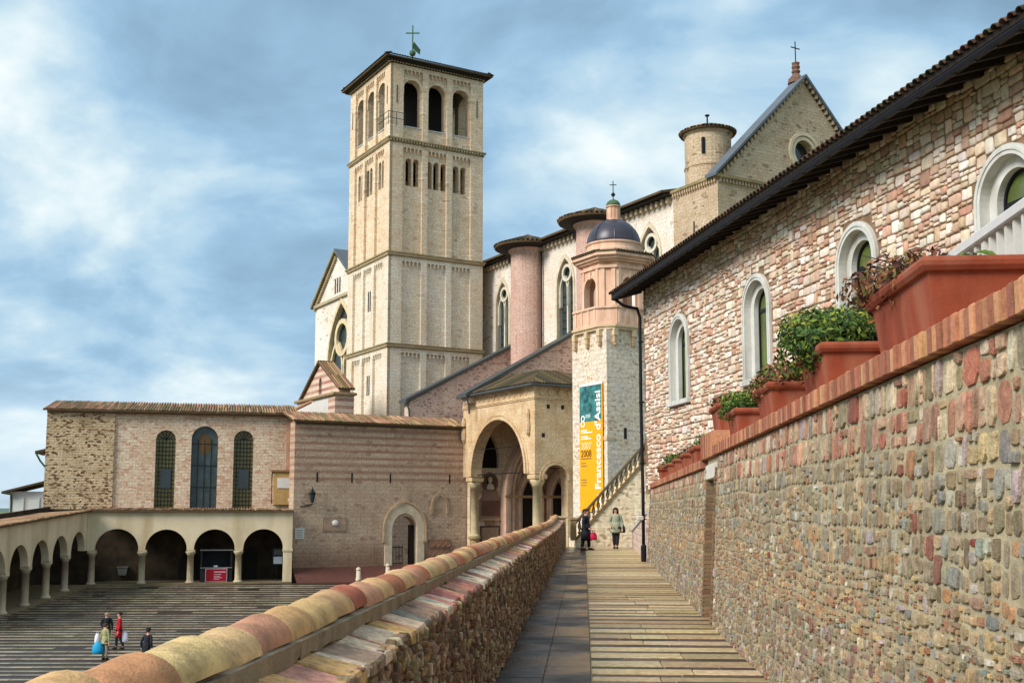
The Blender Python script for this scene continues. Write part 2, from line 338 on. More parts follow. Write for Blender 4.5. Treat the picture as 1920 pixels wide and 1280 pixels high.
DARKLEAD = plain('dark_lead', lin(56, 52, 62), .38, amt=.3, sc=2.5, bump=.15, spec=.5)
GREYSTEEL = plain('grey_metal', lin(72, 76, 74), .5, amt=.2, sc=2, bump=.1)
IRON = plain('black_iron', (.012, .012, .015), .5, metal=.3, amt=.3, sc=6, bump=.05)
GREENCU = plain('green_copper', lin(70, 96, 66), .7, amt=.2, sc=3, bump=.1)
WOOD = plain('dark_wood', (.02, .014, .01), .85, amt=.4, sc=4, bump=.4)
GLASS = plain('dark_glass', (.012, .02, .02), .12, amt=.3, sc=.8, bump=0, spec=.6)
GREENGLASS = plain('greenish_glass', lin(92, 104, 52), .15, amt=.3, sc=.7, bump=.02, spec=.6)
BLUEGLASS = plain('leaded_glass', lin(54, 66, 66), .3, amt=.35, sc=1.5, bump=.1, spec=.5)
OLIVEGLASS = plain('olive_leaded_glass', lin(104, 98, 52), .3, amt=.35, sc=1.2, bump=.1, spec=.4)
MOSSROOF = plain('mossy_roof', lin(70, 60, 38), .95, amt=.4, sc=2, bump=.6, c2=lin(104, 82, 56))
TERRACOTTA = plain('terracotta_pot', lin(142, 66, 42), .8, amt=.25, sc=3, bump=.25, stain=(lin(172, 112, 86), 3.5), bsc=60)
SOIL = plain('soil', (.03, .02, .014), .95, amt=.4, sc=20, bump=.8)
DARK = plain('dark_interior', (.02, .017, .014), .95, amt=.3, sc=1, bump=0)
WHITE = plain('white_paint', lin(222, 220, 212), .6, amt=.05, sc=4, bump=.05)
GREYSTONE = plain('grey_window_stone', lin(204, 202, 194), .75, amt=.1, sc=5, bump=.3, bsc=50, stain=(lin(158, 152, 138), 3.0))
# ------------------------------------------------------------------ ground, terrace, walkway, piazza
def structure(o): o['kind'] = 'structure'; return o
def sheet(name, pts, mat, z=None):
    me = bpy.data.meshes.new(name); me.from_pydata([tuple(p) for p in pts], [], [tuple(range(len(pts)))]); me.materials.append(mat)
    return structure(link(name, me))
EARTH = plain('earth_and_grass', lin(96, 104, 62), .95, amt=.35, sc=.02, bump=.3, c2=lin(120, 118, 90))
HILL = plain('wooded_hill', lin(88, 104, 96), .95, amt=.3, sc=.004, bump=0)
sheet('ground', [(-9000, -300, -6.4), (9000, -300, -6.4), (9000, 12000, -6.4), (-9000, 12000, -6.4)], EARTH)
hm = MB()
for k in range(2):
    nn = 46; vs = []; fs = []
    for i in range(nn):
        x = -7000+9000*i/(nn-1); y = 5200+k*1800+400*math.sin(i*.5)
        h = 6+k*14+14*noise.noise(Vector((i*.21, k*5, 0)))
        vs += [(x, y, -8), (x, y+420, h-6), (x, y+1500, -8)]
    for i in range(nn-1):
        for j in range(2): fs.append((i*3+j, i*3+3+j, i*3+4+j, i*3+1+j))
    hm.add(vs, fs)
structure(hm.build('hills', HILL, smooth=True))
FP = Frame(-.863, 1, 0, .0638, 1)                     # parapet: x runs away along the walkway, -y faces it
FR = Frame(4.43, 37, 0, -.074, -1)                    # retaining wall: x runs towards the viewer
def rbase(x): return -2.66-.0080*x                    # right edge of the walkway in the parapet's frame
tb = MB(); tb.box(-6, 50.5, -9, .44, -6.3, -.03)
o = structure(tb.build('terrace', MORTAR)); o.location = FP.o; o.rotation_euler = (0, 0, FP.rz)
wk = bpy.data.objects.new('walkway', None); wk.location = FP.o; wk.rotation_euler = (0, 0, FP.rz); COL.objects.link(wk); structure(wk)
b = MB(); b.box(-5, 50.4, -4.2, .02, -.028, 0)
b.build('bedding', MORTAR, wk)
def slab_parts(rects, parent, name, mat, limit=300):
    rects.sort(key=lambda r: r[0]); st = MB()
    for i, (x0, x1, y0, y1, z, col) in enumerate(rects):
        m = MB() if i < limit else st
        m.box(x0, x1, y0, y1, -.02, z, col, bev=.006)
        if i < limit: m.build(name, mat, parent, recalc=False)
    if st.v: st.build(name+'s_beyond', mat, parent, kind='stuff', recalc=False)
rects = []; x = 4.0; k = 0
LIGHTS = [lin(188, 164, 120), lin(174, 150, 108), lin(196, 174, 134), lin(164, 138, 100)]
DARKS = [lin(74, 58, 42), lin(62, 50, 40), lin(84, 66, 48), lin(58, 44, 42), lin(70, 44, 48)]
while x < 50.2:
    light = k % 2 == 0
    d = R.uniform(.24, .42) if light else R.uniform(.16, .34)
    
    ys = [-.99]; n = R.choice((1, 2, 2, 3)) if x < 22 else 1
    w = rbase(x)+.99
    for j in range(1, n): ys.append(-.99+w*(j/n+R.uniform(-.12, .12)))
    ys.append(rbase(x)-.2)
    for a, c in zip(ys, ys[1:]):
        col = jit(R.choice(LIGHTS if light else DARKS), .16)
        rects.append((x+.006, x+d-.006, c+.006, a-.006, .02+R.uniform(-.004, .006)+(.0 if light else -.008), col))
    x += d; k += 1
slab_parts(rects, wk, 'slab', DRYSLAB)
rects = []
for y0, y1 in ((-.5, -.01), (-.985, -.503)):
    x = 3.0
    while x < 50:
        d = R.uniform(1.6, 3.2); rects.append((x+.002, x+d-.002, y0, y1, .014+R.uniform(-.003, .003), jit(lin(58, 48, 40) if y0 < -.6 else lin(48, 45, 45), .12))); x += d
slab_parts(rects, wk, 'gutter_slab', WETSLAB)
# lower piazza: a sheet that rises towards the arcade, with pale paving bands laid on it
PROF = [(20, -5.3), (76, -5.3), (95, -4.45), (112, -4.4)]
def pz(y):
    for (a, za), (c, zc) in zip(PROF, PROF[1:]):
        if y <= c: return za+(zc-za)*max(0, (y-a))/(c-a)
    return PROF[-1][1]
WETPAVE = plain('wet_piazza_paving', lin(50, 39, 28), .5, amt=.3, sc=1.2, bump=.25, bsc=8, spec=.35)
m = MB(); ys = [p[0] for p in PROF]
for a, c in zip(PROF, PROF[1:]):
    m.add([(-62, a[0], a[1]), (12, a[0], a[1]), (12, c[0], c[1]), (-62, c[0], c[1])], [(0, 1, 2, 3)])
piazza = structure(m.build('piazza', WETPAVE, recalc=False))
y = 36.0; k = 0
while y < 93.5:
    w = R.uniform(.42, .62); m = MB(); q = R.uniform(-.004, .004)
    xl = -40.5 if y > 74 else -50
    xa_ = xl
    while xa_ < 1.2:
        xb_ = min(1.2, xa_+R.uniform(.9, 2.6)); g = lambda x: y+.8*(x-xl)/(1.2-xl); ja, jb = R.uniform(-.035, .035), w+R.uniform(-.05, .05)
        if R.random() > .04: m.add([(xa_+.015, g(xa_)+ja, pz(g(xa_)+ja)+.012+q), (xb_-.015, g(xb_)+ja, pz(g(xb_)+ja)+.012+q), (xb_-.015, g(xb_)+jb, pz(g(xb_)+jb)+.012+q), (xa_+.015, g(xa_)+jb, pz(g(xa_)+jb)+.012+q)], [(0, 1, 2, 3)], jit(lin(150, 136, 112), .3))
        xa_ = xb_
    m.build('paving_band', WETSLAB, piazza, recalc=False); y += w+R.uniform(.72, .95); k += 1
# ------------------------------------------------------------------ masonry helpers
def proj_size(fr, x, z, w, h):
    p = fr.w(x, 0, z); d = max(1.5, p.y)
    vis = 1 if (p.y > 0.5 and abs(p.x*FPX/d) < 1000) else .05
    return w*h/d**2*vis
def courses(x0, x1, z0, z1, hr, wr, rng, split=.12, warp=.02):
    z = z0; out = []; row = 0
    while z < z1-.03:
        h = min(rng.uniform(*hr), z1-z)
        if z1-(z+h) < hr[0]*.6: h = z1-z
        x = x0-rng.uniform(0, wr[1])
        while x < x1:
            w = rng.uniform(*wr)
            if rng.random() < .15: w *= .55
            dz = warp*noise.noise(Vector((x*.45, row*.7, 3)))
            if rng.random() < split and h > .1:
                f = rng.uniform(.35, .65)
                out += [(x+w/2, z+h*f/2+dz, w, h*f), (x+w/2, z+h*f+h*(1-f)/2+dz, w, h*(1-f))]
            else: out.append((x+w/2, z+h/2+dz, w, h))
            x += w
        z += h; row += 1
    return [r for r in out if r[0]-r[2]*.4 > x0 and r[0]+r[2]*.4 < x1]
def rubble(x0, x1, z0, z1, rowh, segw, tw, th, rng, warp=.03):
    # courses of uneven height, each cut at random into stones of mixed size
    out = []; z = z0; row = 0
    def cut(a, b, c, d):
        w, h = b-a, d-c
        if w > tw*rng.uniform(.7, 1.9) or (w > h*2.8 and w > .1):
            f = rng.uniform(.3, .7); cut(a, a+w*f, c, d); cut(a+w*f, b, c, d)
        elif h > th*rng.uniform(.75, 2.0):
            f = rng.uniform(.3, .7); cut(a, b, c, c+h*f); cut(a, b, c+h*f, d)
        else:
            dz = warp*noise.noise(Vector((a*.5, (c+d)*.25, 3)))+warp*.5*noise.noise(Vector((a*1.7, (c+d)*.6, 9)))
            out.append(((a+b)/2+rng.uniform(-.006, .006), (c+d)/2+dz+rng.uniform(-.006, .006), w, h))
    while z < z1-.04:
        h = min(rng.uniform(*rowh), z1-z)
        if z1-z-h < rowh[0]*.6: h = z1-z
        x = x0-rng.uniform(0, .15)
        while x < x1:
            w = rng.uniform(*segw); k = rng.uniform(-.12, .12)*h if z > z0 else 0; cut(x, x+w, z+k*0, z+h); x += w
        z += h
    return [r for r in out if r[0]-r[2]*.4 > x0 and r[0]+r[2]*.4 < x1]
def lay(rects, fr, parent, colf, depth, rng, mat, joint=.012, sq=.62, xf=None, limit=300, name='stone', smooth=True, y=0, tilt=0):
    rects = sorted(rects, key=lambda r: -proj_size(fr, r[0], r[1], r[2], r[3])); st = MB()
    for i, (cx, cz, w, h) in enumerate(rects):
        m = MB() if i < limit else st
        d = rng.uniform(*depth)
        m.stone(cx, cz, max(.03, w-joint*rng.uniform(.6, 1.7)), max(.025, h-joint*rng.uniform(.6, 1.6)), d, rng, colf(cx, cz), rng.uniform(*sq) if isinstance(sq, tuple) else sq, xf, y)
        if i < limit: m.build(name, mat, parent, smooth=smooth, recalc=False)
    if st.v: st.build('small_'+name+'s', mat, parent, smooth=smooth, kind='stuff', recalc=False)
def half_tile(m, p0, p1, r0, r1, col, up=Vector((0, 0, 1)), n=6, th=.014, sq=1):     # a curved cover tile from p0 to p1
    p0, p1 = Vector(p0), Vector(p1); t = (p1-p0).normalized(); s = t.cross(up).normalized(); u = s.cross(t)
    vs = []
    for p, r in ((p0, r0), (p1, r1)):
        for rr in (r, r-th):
            for i in range(n+1):
                a = PI*i/n; vs.append(p+s*rr*math.cos(a)+u*rr*sq*math.sin(a))
    k = n+1; fs = []
    for i in range(n):
        fs += [(i, i+1, 2*k+i+1, 2*k+i), (k+i, 3*k+i, 3*k+i+1, k+i+1), (i, k+i, k+i+1, i+1), (2*k+i, 2*k+i+1, 3*k+i+1, 3*k+i)]
    fs += [(0, 2*k, 3*k, k), (n, k+n, 3*k+n, 2*k+n)]
    return m.add(vs, fs, col)
TILES = [lin(206, 156, 104), lin(200, 142, 98), lin(182, 110, 76), lin(212, 172, 114), lin(192, 136, 104), lin(204, 158, 110), lin(214, 178, 124), lin(170, 94, 68)]
# ------------------------------------------------------------------ parapet along the walkway
par = thing('parapet_wall', 'rough stone parapet wall with curved orange ridge tiles along the walkway', 'parapet', FP)
LEN = 48.6
def prise(x): return .16*max(0, (x-38)/10)**1.5 if x > 38 else 0
m = MB()
for a in range(24):
    x0, x1 = -4+a*(LEN+4)/24, -4+(a+1)*(LEN+4)/24
    def cs(x): e = prise(x); return [(0.02, -.02), (.02, 1.05+e), (.2, 1.11+e), (.2, 1.2+e), (.44, 1.2+e), (.44, -5.2)]
    va = [(x0, p[0], p[1]) for p in cs(x0)]+[(x1, p[0], p[1]) for p in cs(x1)]
    m.add(va, [(i, (i+1) % 6, 6+(i+1) % 6, 6+i) for i in range(6)], lin(150, 132, 108))
m.add([(LEN, p[0], p[1]) for p in cs(LEN)], [tuple(range(6))], lin(150, 132, 108))
m.build('wall_core', plain('parapet_mortar', lin(146, 128, 104), .95, amt=.3, sc=6, bump=.9, bsc=45), par)
PST = [lin(142, 116, 88), lin(120, 98, 78), lin(164, 138, 106), lin(134, 96, 76), lin(184, 164, 134), lin(106, 86, 72), lin(152, 118, 100), lin(176, 144, 100)]
rr = random.Random(3)
lay(rubble(2.2, LEN, .0, 1.06, (.16, .3), (.2, .6), .085, .075, rr, .05), FP, par, lambda x, z: jit(rr.choice(PST), .25, rr), (.012, .055), rr, ROUGH_STONE, .004, .66, smooth=False)
CPS = [lin(196, 128, 108), lin(206, 180, 150), lin(220, 206, 184), lin(176, 108, 96), lin(204, 160, 104), lin(158, 128, 110), lin(214, 190, 160), lin(186, 134, 116), lin(130, 128, 110)]
x = 1.4; rc = random.Random(5)
while x < LEN-.2:                                      # sloping stones under the tiles
    w = rc.uniform(.10, .34) if rc.random() < .7 else rc.uniform(.05, .1); e = prise(x); m = MB(); j = lambda a=.008: rc.uniform(-a, a)
    dz = rc.uniform(.004, .02); col = jit(rc.choice(CPS), .15, rc); sk = rc.uniform(-.05, .05)
    y0, y1 = -.035+j(.02), .2+j(.012)
    vs = []
    for zz in (-.03, dz):
        vs += [(x+.008+sk, y0, 1.045+e+zz+j()), (x+w-.008+sk, y0, 1.045+e+zz+j()), (x+w-.01, y1, 1.105+e+zz+j()), (x+.01, y1, 1.105+e+zz+j())]
    t = [(Vector(vs[4+i])*.93+(Vector(vs[4])+Vector(vs[5])+Vector(vs[6])+Vector(vs[7]))*.0175)+Vector((0, 0, .012)) for i in range(4)]
    m.add(vs+t, [(3, 2, 1, 0), (8, 9, 10, 11)]+[(i, (i+1) % 4, 4+(i+1) % 4, 4+i) for i in range(4)]+[(4+i, 4+(i+1) % 4, 8+(i+1) % 4, 8+i) for i in range(4)], col)
    m.build('coping_stone', ROUGH_STONE, par); x += w
x = .9; k = 0
while x < LEN:
    L_ = .46; e0, e1 = prise(x), prise(x+.4); m = MB(); dy = R.uniform(-.012, .012); dz = R.uniform(-.006, .01)
    col = jit(R.choice(TILES), .1)
    half_tile(m, (x, .31+dy, 1.192+e0+dz+.002), (x+L_, .31+dy+R.uniform(-.012, .012), 1.192+e1+dz+.016), .106, .126, col, n=10, th=.018, sq=.78)
    m.v = [(a+.006*noise.noise(Vector((a*9, b_*9, 1))), b_+.008*noise.noise(Vector((a*8, b_*8, 5))), c_+.008*noise.noise(Vector((a*8, b_*8, 9)))) for a, b_, c_ in m.v]
    m.build('ridge_tile', TILE, par, smooth='auto'); x += .395; k += 1
m = MB()
for i in range(260):                                    # broken mortar lip below the tiles
    x = 1.2+i*.185; e = prise(x)
    m.add([(x, .175, 1.125+e+R.uniform(-.02, .012)), (x+.185, .175, 1.125+e+R.uniform(-.02, .012)), (x+.185, .17, 1.195+e), (x, .17, 1.195+e), (x+.185, .3, 1.2+e), (x, .3, 1.2+e)], [(0, 1, 2, 3), (3, 2, 4, 5)], lin(150, 134, 112))
m.build('mortar_bed', MATS['parapet_mortar'], par)
m = MB(); m.box(LEN-.05, LEN+.75, -.12, .5, -.02, 1.32, lin(176, 150, 116), bev=.03); m.box(LEN-.12, LEN+.82, -.19, .57, 1.32, 1.42, lin(186, 160, 124), bev=.02)
m.build('end_pillar', ROUGH_STONE, par)
# ------------------------------------------------------------------ retaining wall on the right
ret = thing('retaining_wall', 'high rubble retaining wall with brick coping beside the striped walkway', 'wall', FR)
BAT = .05
def bat(x, y, z): return (x, y+BAT*max(0, z), z)
XS0, XS1 = 37-17.9, 37-16.75                             # the recess
def ctop(x): return 2.37 if x < XS0-.6 else 2.5
m = MB()
for x0, x1, zt in ((0, XS0, 2.36), (XS1, 36, 2.49)):
    m.box(x0, x1, 0, .74, -.05, zt, xf=bat)
m.box(XS0, XS1, .62, .74, -.05, 2.49, xf=bat); m.box(XS0-.001, XS1+.001, .0, .33, 2.16, 2.488, xf=bat)
WMORT = plain('wall_mortar', lin(166, 152, 122), .95, amt=.35, sc=4, bump=.8, bsc=50)
m.build('wall_core', WMORT, ret)
ZR = [lin(206, 158, 128), lin(190, 118, 92), lin(214, 180, 146), lin(172, 100, 80), lin(222, 202, 172), lin(198, 142, 118)]
ZM = [lin(190, 182, 164), lin(144, 144, 134), lin(176, 152, 114), lin(160, 138, 104), lin(188, 162, 122), lin(146, 130, 102), lin(194, 166, 126), lin(158, 146, 122), lin(186, 134, 92), lin(136, 120, 92), lin(168, 138, 108)]
ZB = [lin(198, 164, 114), lin(186, 134, 92), lin(206, 178, 132), lin(166, 114, 84), lin(186, 160, 122)]
ZL = [lin(196, 188, 172), lin(150, 150, 142), lin(170, 148, 108), lin(150, 132, 98), lin(182, 156, 122), lin(160, 112, 88), lin(140, 126, 100), lin(198, 168, 130), lin(150, 110, 100), lin(136, 132, 112)]
rw = random.Random(11)
def wcol(x, z):
    c = wcol0(x, z); q = rw.uniform(0, .5); t = lin(170, 158, 134); return tuple((a*(1-q)+b_*q)*.80 for a, b_ in zip(c, t))
def wcol0(x, z):
    u = rw.random()
    if u < .06: return jit(rw.choice([lin(140, 58, 46), lin(196, 176, 172), lin(140, 146, 132), lin(226, 216, 196)]), .15, rw)
    if z > 2.06: return jit(rw.choice(ZR if u < .8 else ZM), .18, rw)
    if z > 1.3: return jit(rw.choice(ZM), .2, rw)
    if z > .82: return jit(rw.choice(ZB if u < .6 else ZM), .18, rw)
    return jit(rw.choice(ZL), .22, rw)
near = rubble(XS1+.2, 35.0, .0, .86, (.2, .34), (.25, .7), .12, .085, rw, .07)
near += rubble(XS1+.2, 35.0, .86, 1.30, (.1, .17), (.2, .6), .17, .07, rw, .05)
near += rubble(XS1+.2, 35.0, 1.30, 2.06, (.22, .36), (.25, .7), .15, .12, rw, .05)
near += rubble(XS1+.2, 35.0, 2.06, 2.49, (.2, .24), (.2, .5), .17, .2, rw, .02)
far = rubble(.05, XS0-.2, .0, 1.9, (.2, .36), (.3, .7), .17, .12, rw, .05)+rubble(.05, XS0-.2, 1.92, 2.36, (.2, .24), (.2, .5), .18, .2, rw, .02)
near = [(a, c+.0, w, h) for a, c, w, h in near]
lay(near+far, FR, ret, wcol, (.003, .024), rw, ROUGH_STONE, .019, (.5, .8), xf=bat, smooth=False)
m = MB()                                                 # brick quoins of the recess, laid one by one
for side, xa in ((0, XS0-.185), (1, XS1-.015)):
    z = .0; k = 0
    while z < 2.3:
        h = .065; w = .2 if k % 2 else .15; xo = xa+(.2-w if side == 0 else 0)
        q = MB(); q.box(xo, xo+w-.006, -.02-R.uniform(0, .012), .6, z, z+h-.012, jit(lin(126, 100, 74), .25), xf=bat); q.build('quoin_brick', BRICK, ret); z += h; k += 1
q = MB(); q.box(XS0-.12, XS1+.12, -.03, .3, 2.17, 2.40, lin(206, 198, 184), xf=bat, bev=.01); q.build('lintel_stone', STONE, ret)
bricks = []; x = .05
while x < 35.2:
    w = R.uniform(.062, .078); bricks.append((x, w)); x += w+.012
st = MB(); bricks.sort(key=lambda t: -t[0])
for i, (x, w) in enumerate(bricks):
    if XS0-.55 < x < XS1+.1: zt, hh = 2.5, .38
    else: zt, hh = ctop(x), .145
    m = MB() if i < 300 else st
    yo = R.uniform(-.008, .008)
    m.box(x, x+w, -.07+yo+BAT*zt, .8, zt, zt+hh+R.uniform(-.005, .006), jit(R.choice([lin(176, 112, 82), lin(160, 98, 74), lin(188, 128, 92), lin(148, 96, 76), lin(196, 142, 100)]), .18), bev=.006)
    if i < 300: m.build('coping_brick', BRICK, ret, recalc=False)
st.build('coping_bricks_beyond', BRICK, ret, kind='stuff', recalc=False)
m = MB(); m.box(0, 35.2, BAT*2.5+.03, .78, 2.36, 2.42); m.box(XS0-.5, 35.2, BAT*2.5+.03, .78, 2.42, 2.58); m.build('coping_mortar', WMORT, ret)
# upper terrace between the retaining wall and the building, and its rail
FB = Frame(4.36, 36.6, 0, .19, -1)
pa = [FR.w(.02, .7), FR.w(36, .7), FR.w(36, 12), FB.w(30, 3), FB.w(0, 1)]
m = MB(); n = len(pa); m.add([(p.x, p.y, -.2) for p in pa]+[(p.x, p.y, 2.33) for p in pa], [tuple(range(n, 2*n)), tuple(range(n-1, -1, -1))]+[(i, (i+1) % n, n+(i+1) % n, n+i) for i in range(n)])
structure(m.build('upper_terrace', MORTAR))
rail = thing('terrace_railing', 'white slatted handrail standing behind the terracotta planters', 'railing', FR)
m = MB(); m.box(25.6, 33.5, 1.02, 1.12, 3.58, 3.66, lin(206, 200, 196), bev=.01); m.build('handrail', PAINT, rail)
m = MB(); m.box(25.6, 33.5, 1.04, 1.1, 2.46, 2.52, lin(196, 190, 184)); m.build('bottom_rail', PAINT, rail)
x = 25.65; k = 0
while x < 33.4:
    m = MB(); w = .07 if k % 6 == 0 else .035; m.box(x, x+w, 1.045, 1.095, 2.33 if k % 6 == 0 else 2.52, 3.58, lin(206, 200, 190)); m.build('baluster', PAINT, rail); x += .15; k += 1
# ------------------------------------------------------------------ stone building on the right
bld = thing('stone_building', 'long pink and white rubble stone building with arched windows above the planters', 'building', FB)
WC = [3.5, 9.3, 14.42, 19.4]; WZ0, WZS = 4.93, 6.68
XB = 25.0
m = MB(); m.prism([(0, 2.2), (XB, 2.2), (XB, 9.0), (0, 9.0)], 0, .6, holes=[arch(c, WZ0, 1.42, WZS, 14) for c in WC])
m.box(0, .4, .6, 8, 2.2, 9.0); m.box(XB-.4, XB, .6, 8, 2.2, 9.0); m.box(0, XB, 7.6, 8, 2.2, 9.6)
m.build('wall', plain('building_mortar', lin(132, 106, 82), .95, amt=.3, sc=4, bump=.8, bsc=40), bld)
rb = random.Random(21)
PK = [lin(212, 172, 150), lin(222, 202, 180), lin(238, 230, 218), lin(202, 154, 130), lin(216, 186, 160), lin(202, 172, 142), lin(190, 138, 116), lin(230, 212, 192), lin(206, 172, 148), lin(168, 128, 108)]
PKW = [lin(236, 224, 208), lin(224, 206, 184), lin(214, 188, 164), lin(232, 220, 206)]
GY = [lin(196, 178, 150), lin(176, 158, 132), lin(206, 192, 166), lin(182, 150, 124)]
def hit_window(cx, cz, w, h):
    for c in WC:
        if cz+h/2 > WZ0-.12 and cz-h/2 < WZS:
            if abs(cx-c) < .86+w/2: return True
        elif cz-h/2 >= WZS and (max(0, abs(cx-c)-w/2))**2+(cz-h/2-WZS)**2 < .86**2: return True
    return False
def bcol(x, z):
    if z > 8.2 and rb.random() < .7: return jit(rb.choice(GY), .15, rb)
    n_ = noise.noise(Vector((x*.35, z*.5, 4)))*.5+.5; c = rb.choice(PKW if rb.random() < .25+.5*n_ else PK); q = rb.uniform(.05, .45); return jit(tuple(a*(1-q)+b_*q for a, b_ in zip(c, lin(208, 178, 150))), .16, rb)
rects = []
for cx, cz, w, h in rubble(.02, XB-1, 2.3, 9.0, (.28, .5), (.5, 1.2), .36, .165, rb, .05):
    if not hit_window(cx, cz, w, h): rects.append((cx, cz, w, h))
    else:
        for q in (-.25, .25):
            if not hit_window(cx+q*w, cz, w/2, h): rects.append((cx+q*w, cz, w/2, h))
lay(rects, FB, bld, bcol, (.014, .05), rb, WALL_STONE, .02, .78)
for c in WC:
    wn = bpy.data.objects.new('window', None); COL.objects.link(wn); wn.parent = bld
    m = MB(); band(m, c, WZ0-.02, 1.38, 1.72, WZS, -.07, .3, n=20); m.build('surround', GREYSTONE, wn)
    m = MB(); band(m, c, WZ0-.02, 1.52, 1.62, WZS, -.09, -.06, n=20); m.build('surround_moulding', GREYSTONE, wn)
    m = MB(); band(m, c, WZ0, .98, 1.40, WZS, .12, .36, n=20); m.build('inner_jamb', GREYSTONE, wn)
    m = MB(); m.box(c-.93, c+.93, -.13, .3, WZ0-.14, WZ0, bev=.012); m.build('sill', GREYSTONE, wn)
    m = MB(); band(m, c, WZ0, .88, 1.0, WZS, .24, .31, n=20); m.box(c-.44, c+.44, .25, .3, WZS-.06, WZS+.02); m.box(c-.02, c+.02, .25, .3, WZ0, WZS); m.build('frame', IRON, wn)
    m = MB(); m.prism(arch(c, WZ0, .92, WZS, 16), .28, .29); m.build('pane', GREENGLASS, wn)
m = MB(); EY, EZ, SL = -.95, 8.86, math.tan(math.radians(17))
def rz_(y): return EZ+(y-EY)*SL
m.add([(-.55, EY, EZ), (XB+.5, EY, EZ), (XB+.5, 4, rz_(4)), (-.55, 4, rz_(4)), (-.55, EY, EZ-.1), (XB+.5, EY, EZ-.1), (XB+.5, 4, rz_(4)-.1), (-.55, 4, rz_(4)-.1),
       (-.55, 8.9, rz_(4)-1.4), (XB+.5, 8.9, rz_(4)-1.4)], [(0, 1, 2, 3), (7, 6, 5, 4), (0, 4, 5, 1), (1, 5, 6, 2), (3, 7, 4, 0), (3, 2, 9, 8)])
roof = m.build('roof', WOOD, bld)
x = -.4
while x < XB:
    m = MB(); m.box(x, x+.1, EY+.03, .05, 0, .14, xf=lambda a, b_, c_: (a, b_, c_+rz_(b_)-.26)); m.build('rafter', WOOD, roof); x += .55
tc_ = [lin(84, 62, 48), lin(74, 62, 46), lin(96, 72, 54), lin(64, 54, 40), lin(78, 54, 42)]
st = MB(); x = -.5
while x < XB+.4:
    for j in range(4):
        q = MB() if j == 0 else st; ya = EY-.07+j*.42; yb = ya+.48
        half_tile(q, (x, ya, rz_(ya)+.005+.01*j*0), (x, yb, rz_(yb)+.03), .088, .078, jit(R.choice(tc_), .2), n=6)
        if j == 0: q.build('eave_tile', FARTILE, roof, recalc=False)
    x += .2
st.build('roof_tiles', FARTILE, roof, kind='stuff', recalc=False)
m = MB(); m.tube([(-.5, EY+.05, EZ-.16), (XB, EY+.05, EZ-.16)], .07, 8); m.build('gutter', IRON, roof)
dp = thing('drainpipe', 'dark drainpipe running down the corner of the stone building', 'drainpipe', FB)
m = MB(); m.tube([(-.4, EY+.1, EZ-.2), (-.3, -.6, EZ-.42), (-.06, -.2, EZ-.55), (-.04, -.12, EZ-.85), (-.04, -.12, 5), (-.02, -.10, 2.2), (-.02, -.10, .03)], .055, 10); m.build('pipe', IRON, dp, smooth=True)
for z in (7.2, 5.2, 3.2, 1.4):
    m = MB(); m.lathe([(.065, -.03), (.08, -.03), (.08, .03), (.065, .03)], -.035, -.115, z, 10); m.box(-.06, -.01, -.11, .02, z-.015, z+.015); m.build('bracket', IRON, dp)
m = MB(); m.lathe([(.06, 0), (.09, .02), (.09, .5), (.06, .56)], -.02, -.10, .03, 10); m.build('boot', IRON, dp)
m = MB(); m.box(-.1, .06, -.3, -.12, 1.36, 1.5, lin(214, 206, 196), bev=.02); m.build('junction_box', PAINT, dp)
# ------------------------------------------------------------------ terracotta planters and what grows in them
def planter(label, Yn, Yf, z0, h, y0=.15, y1=.72):
    x1, x0 = FR.loc(FR.w(37-Yn, 0).x, Yn)[0], 37-Yf
    cx, cy = (x0+x1)/2, (y0+y1)/2; fr = FR.w(cx, cy, z0); t = thing('planter', label, 'planter', fr, 'terracotta planters on the brick coping'); t.rotation_euler = (0, 0, FR.rz)
    a, c = (x1-x0)/2, (y1-y0)/2
    def ring(s, z): return [(-a+s, -c+s, z), (a-s, -c+s, z), (a-s, c-s, z), (-a+s, c-s, z)]
    m = MB(); L_ = [ring(.06, 0), ring(.02, h-.07), ring(.055, h-.07), ring(.07, .05)]
    m.add(sum(L_, []), [(3, 2, 1, 0), (12, 13, 14, 15)]+[(k*4+i, k*4+(i+1) % 4, k*4+4+(i+1) % 4, k*4+4+i) for k in range(3) for i in range(4)]); m.build('body', TERRACOTTA, t)
    m = MB(); P = [(.02, h-.085), (-.005, h-.08), (-.022, h-.055), (-.026, h-.03), (-.018, h-.008), (0, h), (.04, h), (.055, h-.02), (.055, h-.085)]
    v = sum([ring(s, z) for s, z in P], []); n = len(P)
    m.add(v, [(k*4+i, k*4+(i+1) % 4, ((k+1) % n)*4+(i+1) % 4, ((k+1) % n)*4+i) for k in range(n) for i in range(4)]); m.build('rim', TERRACOTTA, t)
    m = MB(); m.add(ring(.035, h-.1), [(0, 1, 2, 3)]); m.build('soil', SOIL, t)
    return fr+Vector((0, 0, h-.1))
GREENS = [lin(64, 92, 30), lin(88, 112, 34), lin(44, 70, 26), lin(112, 126, 40), lin(34, 52, 22)]
YGREEN = [lin(130, 140, 44), lin(96, 118, 36), lin(60, 88, 30), lin(150, 150, 60), lin(44, 66, 26)]
REDS = [lin(110, 58, 38), lin(84, 44, 32), lin(132, 84, 50), lin(98, 92, 44), lin(70, 40, 30), lin(150, 104, 62)]
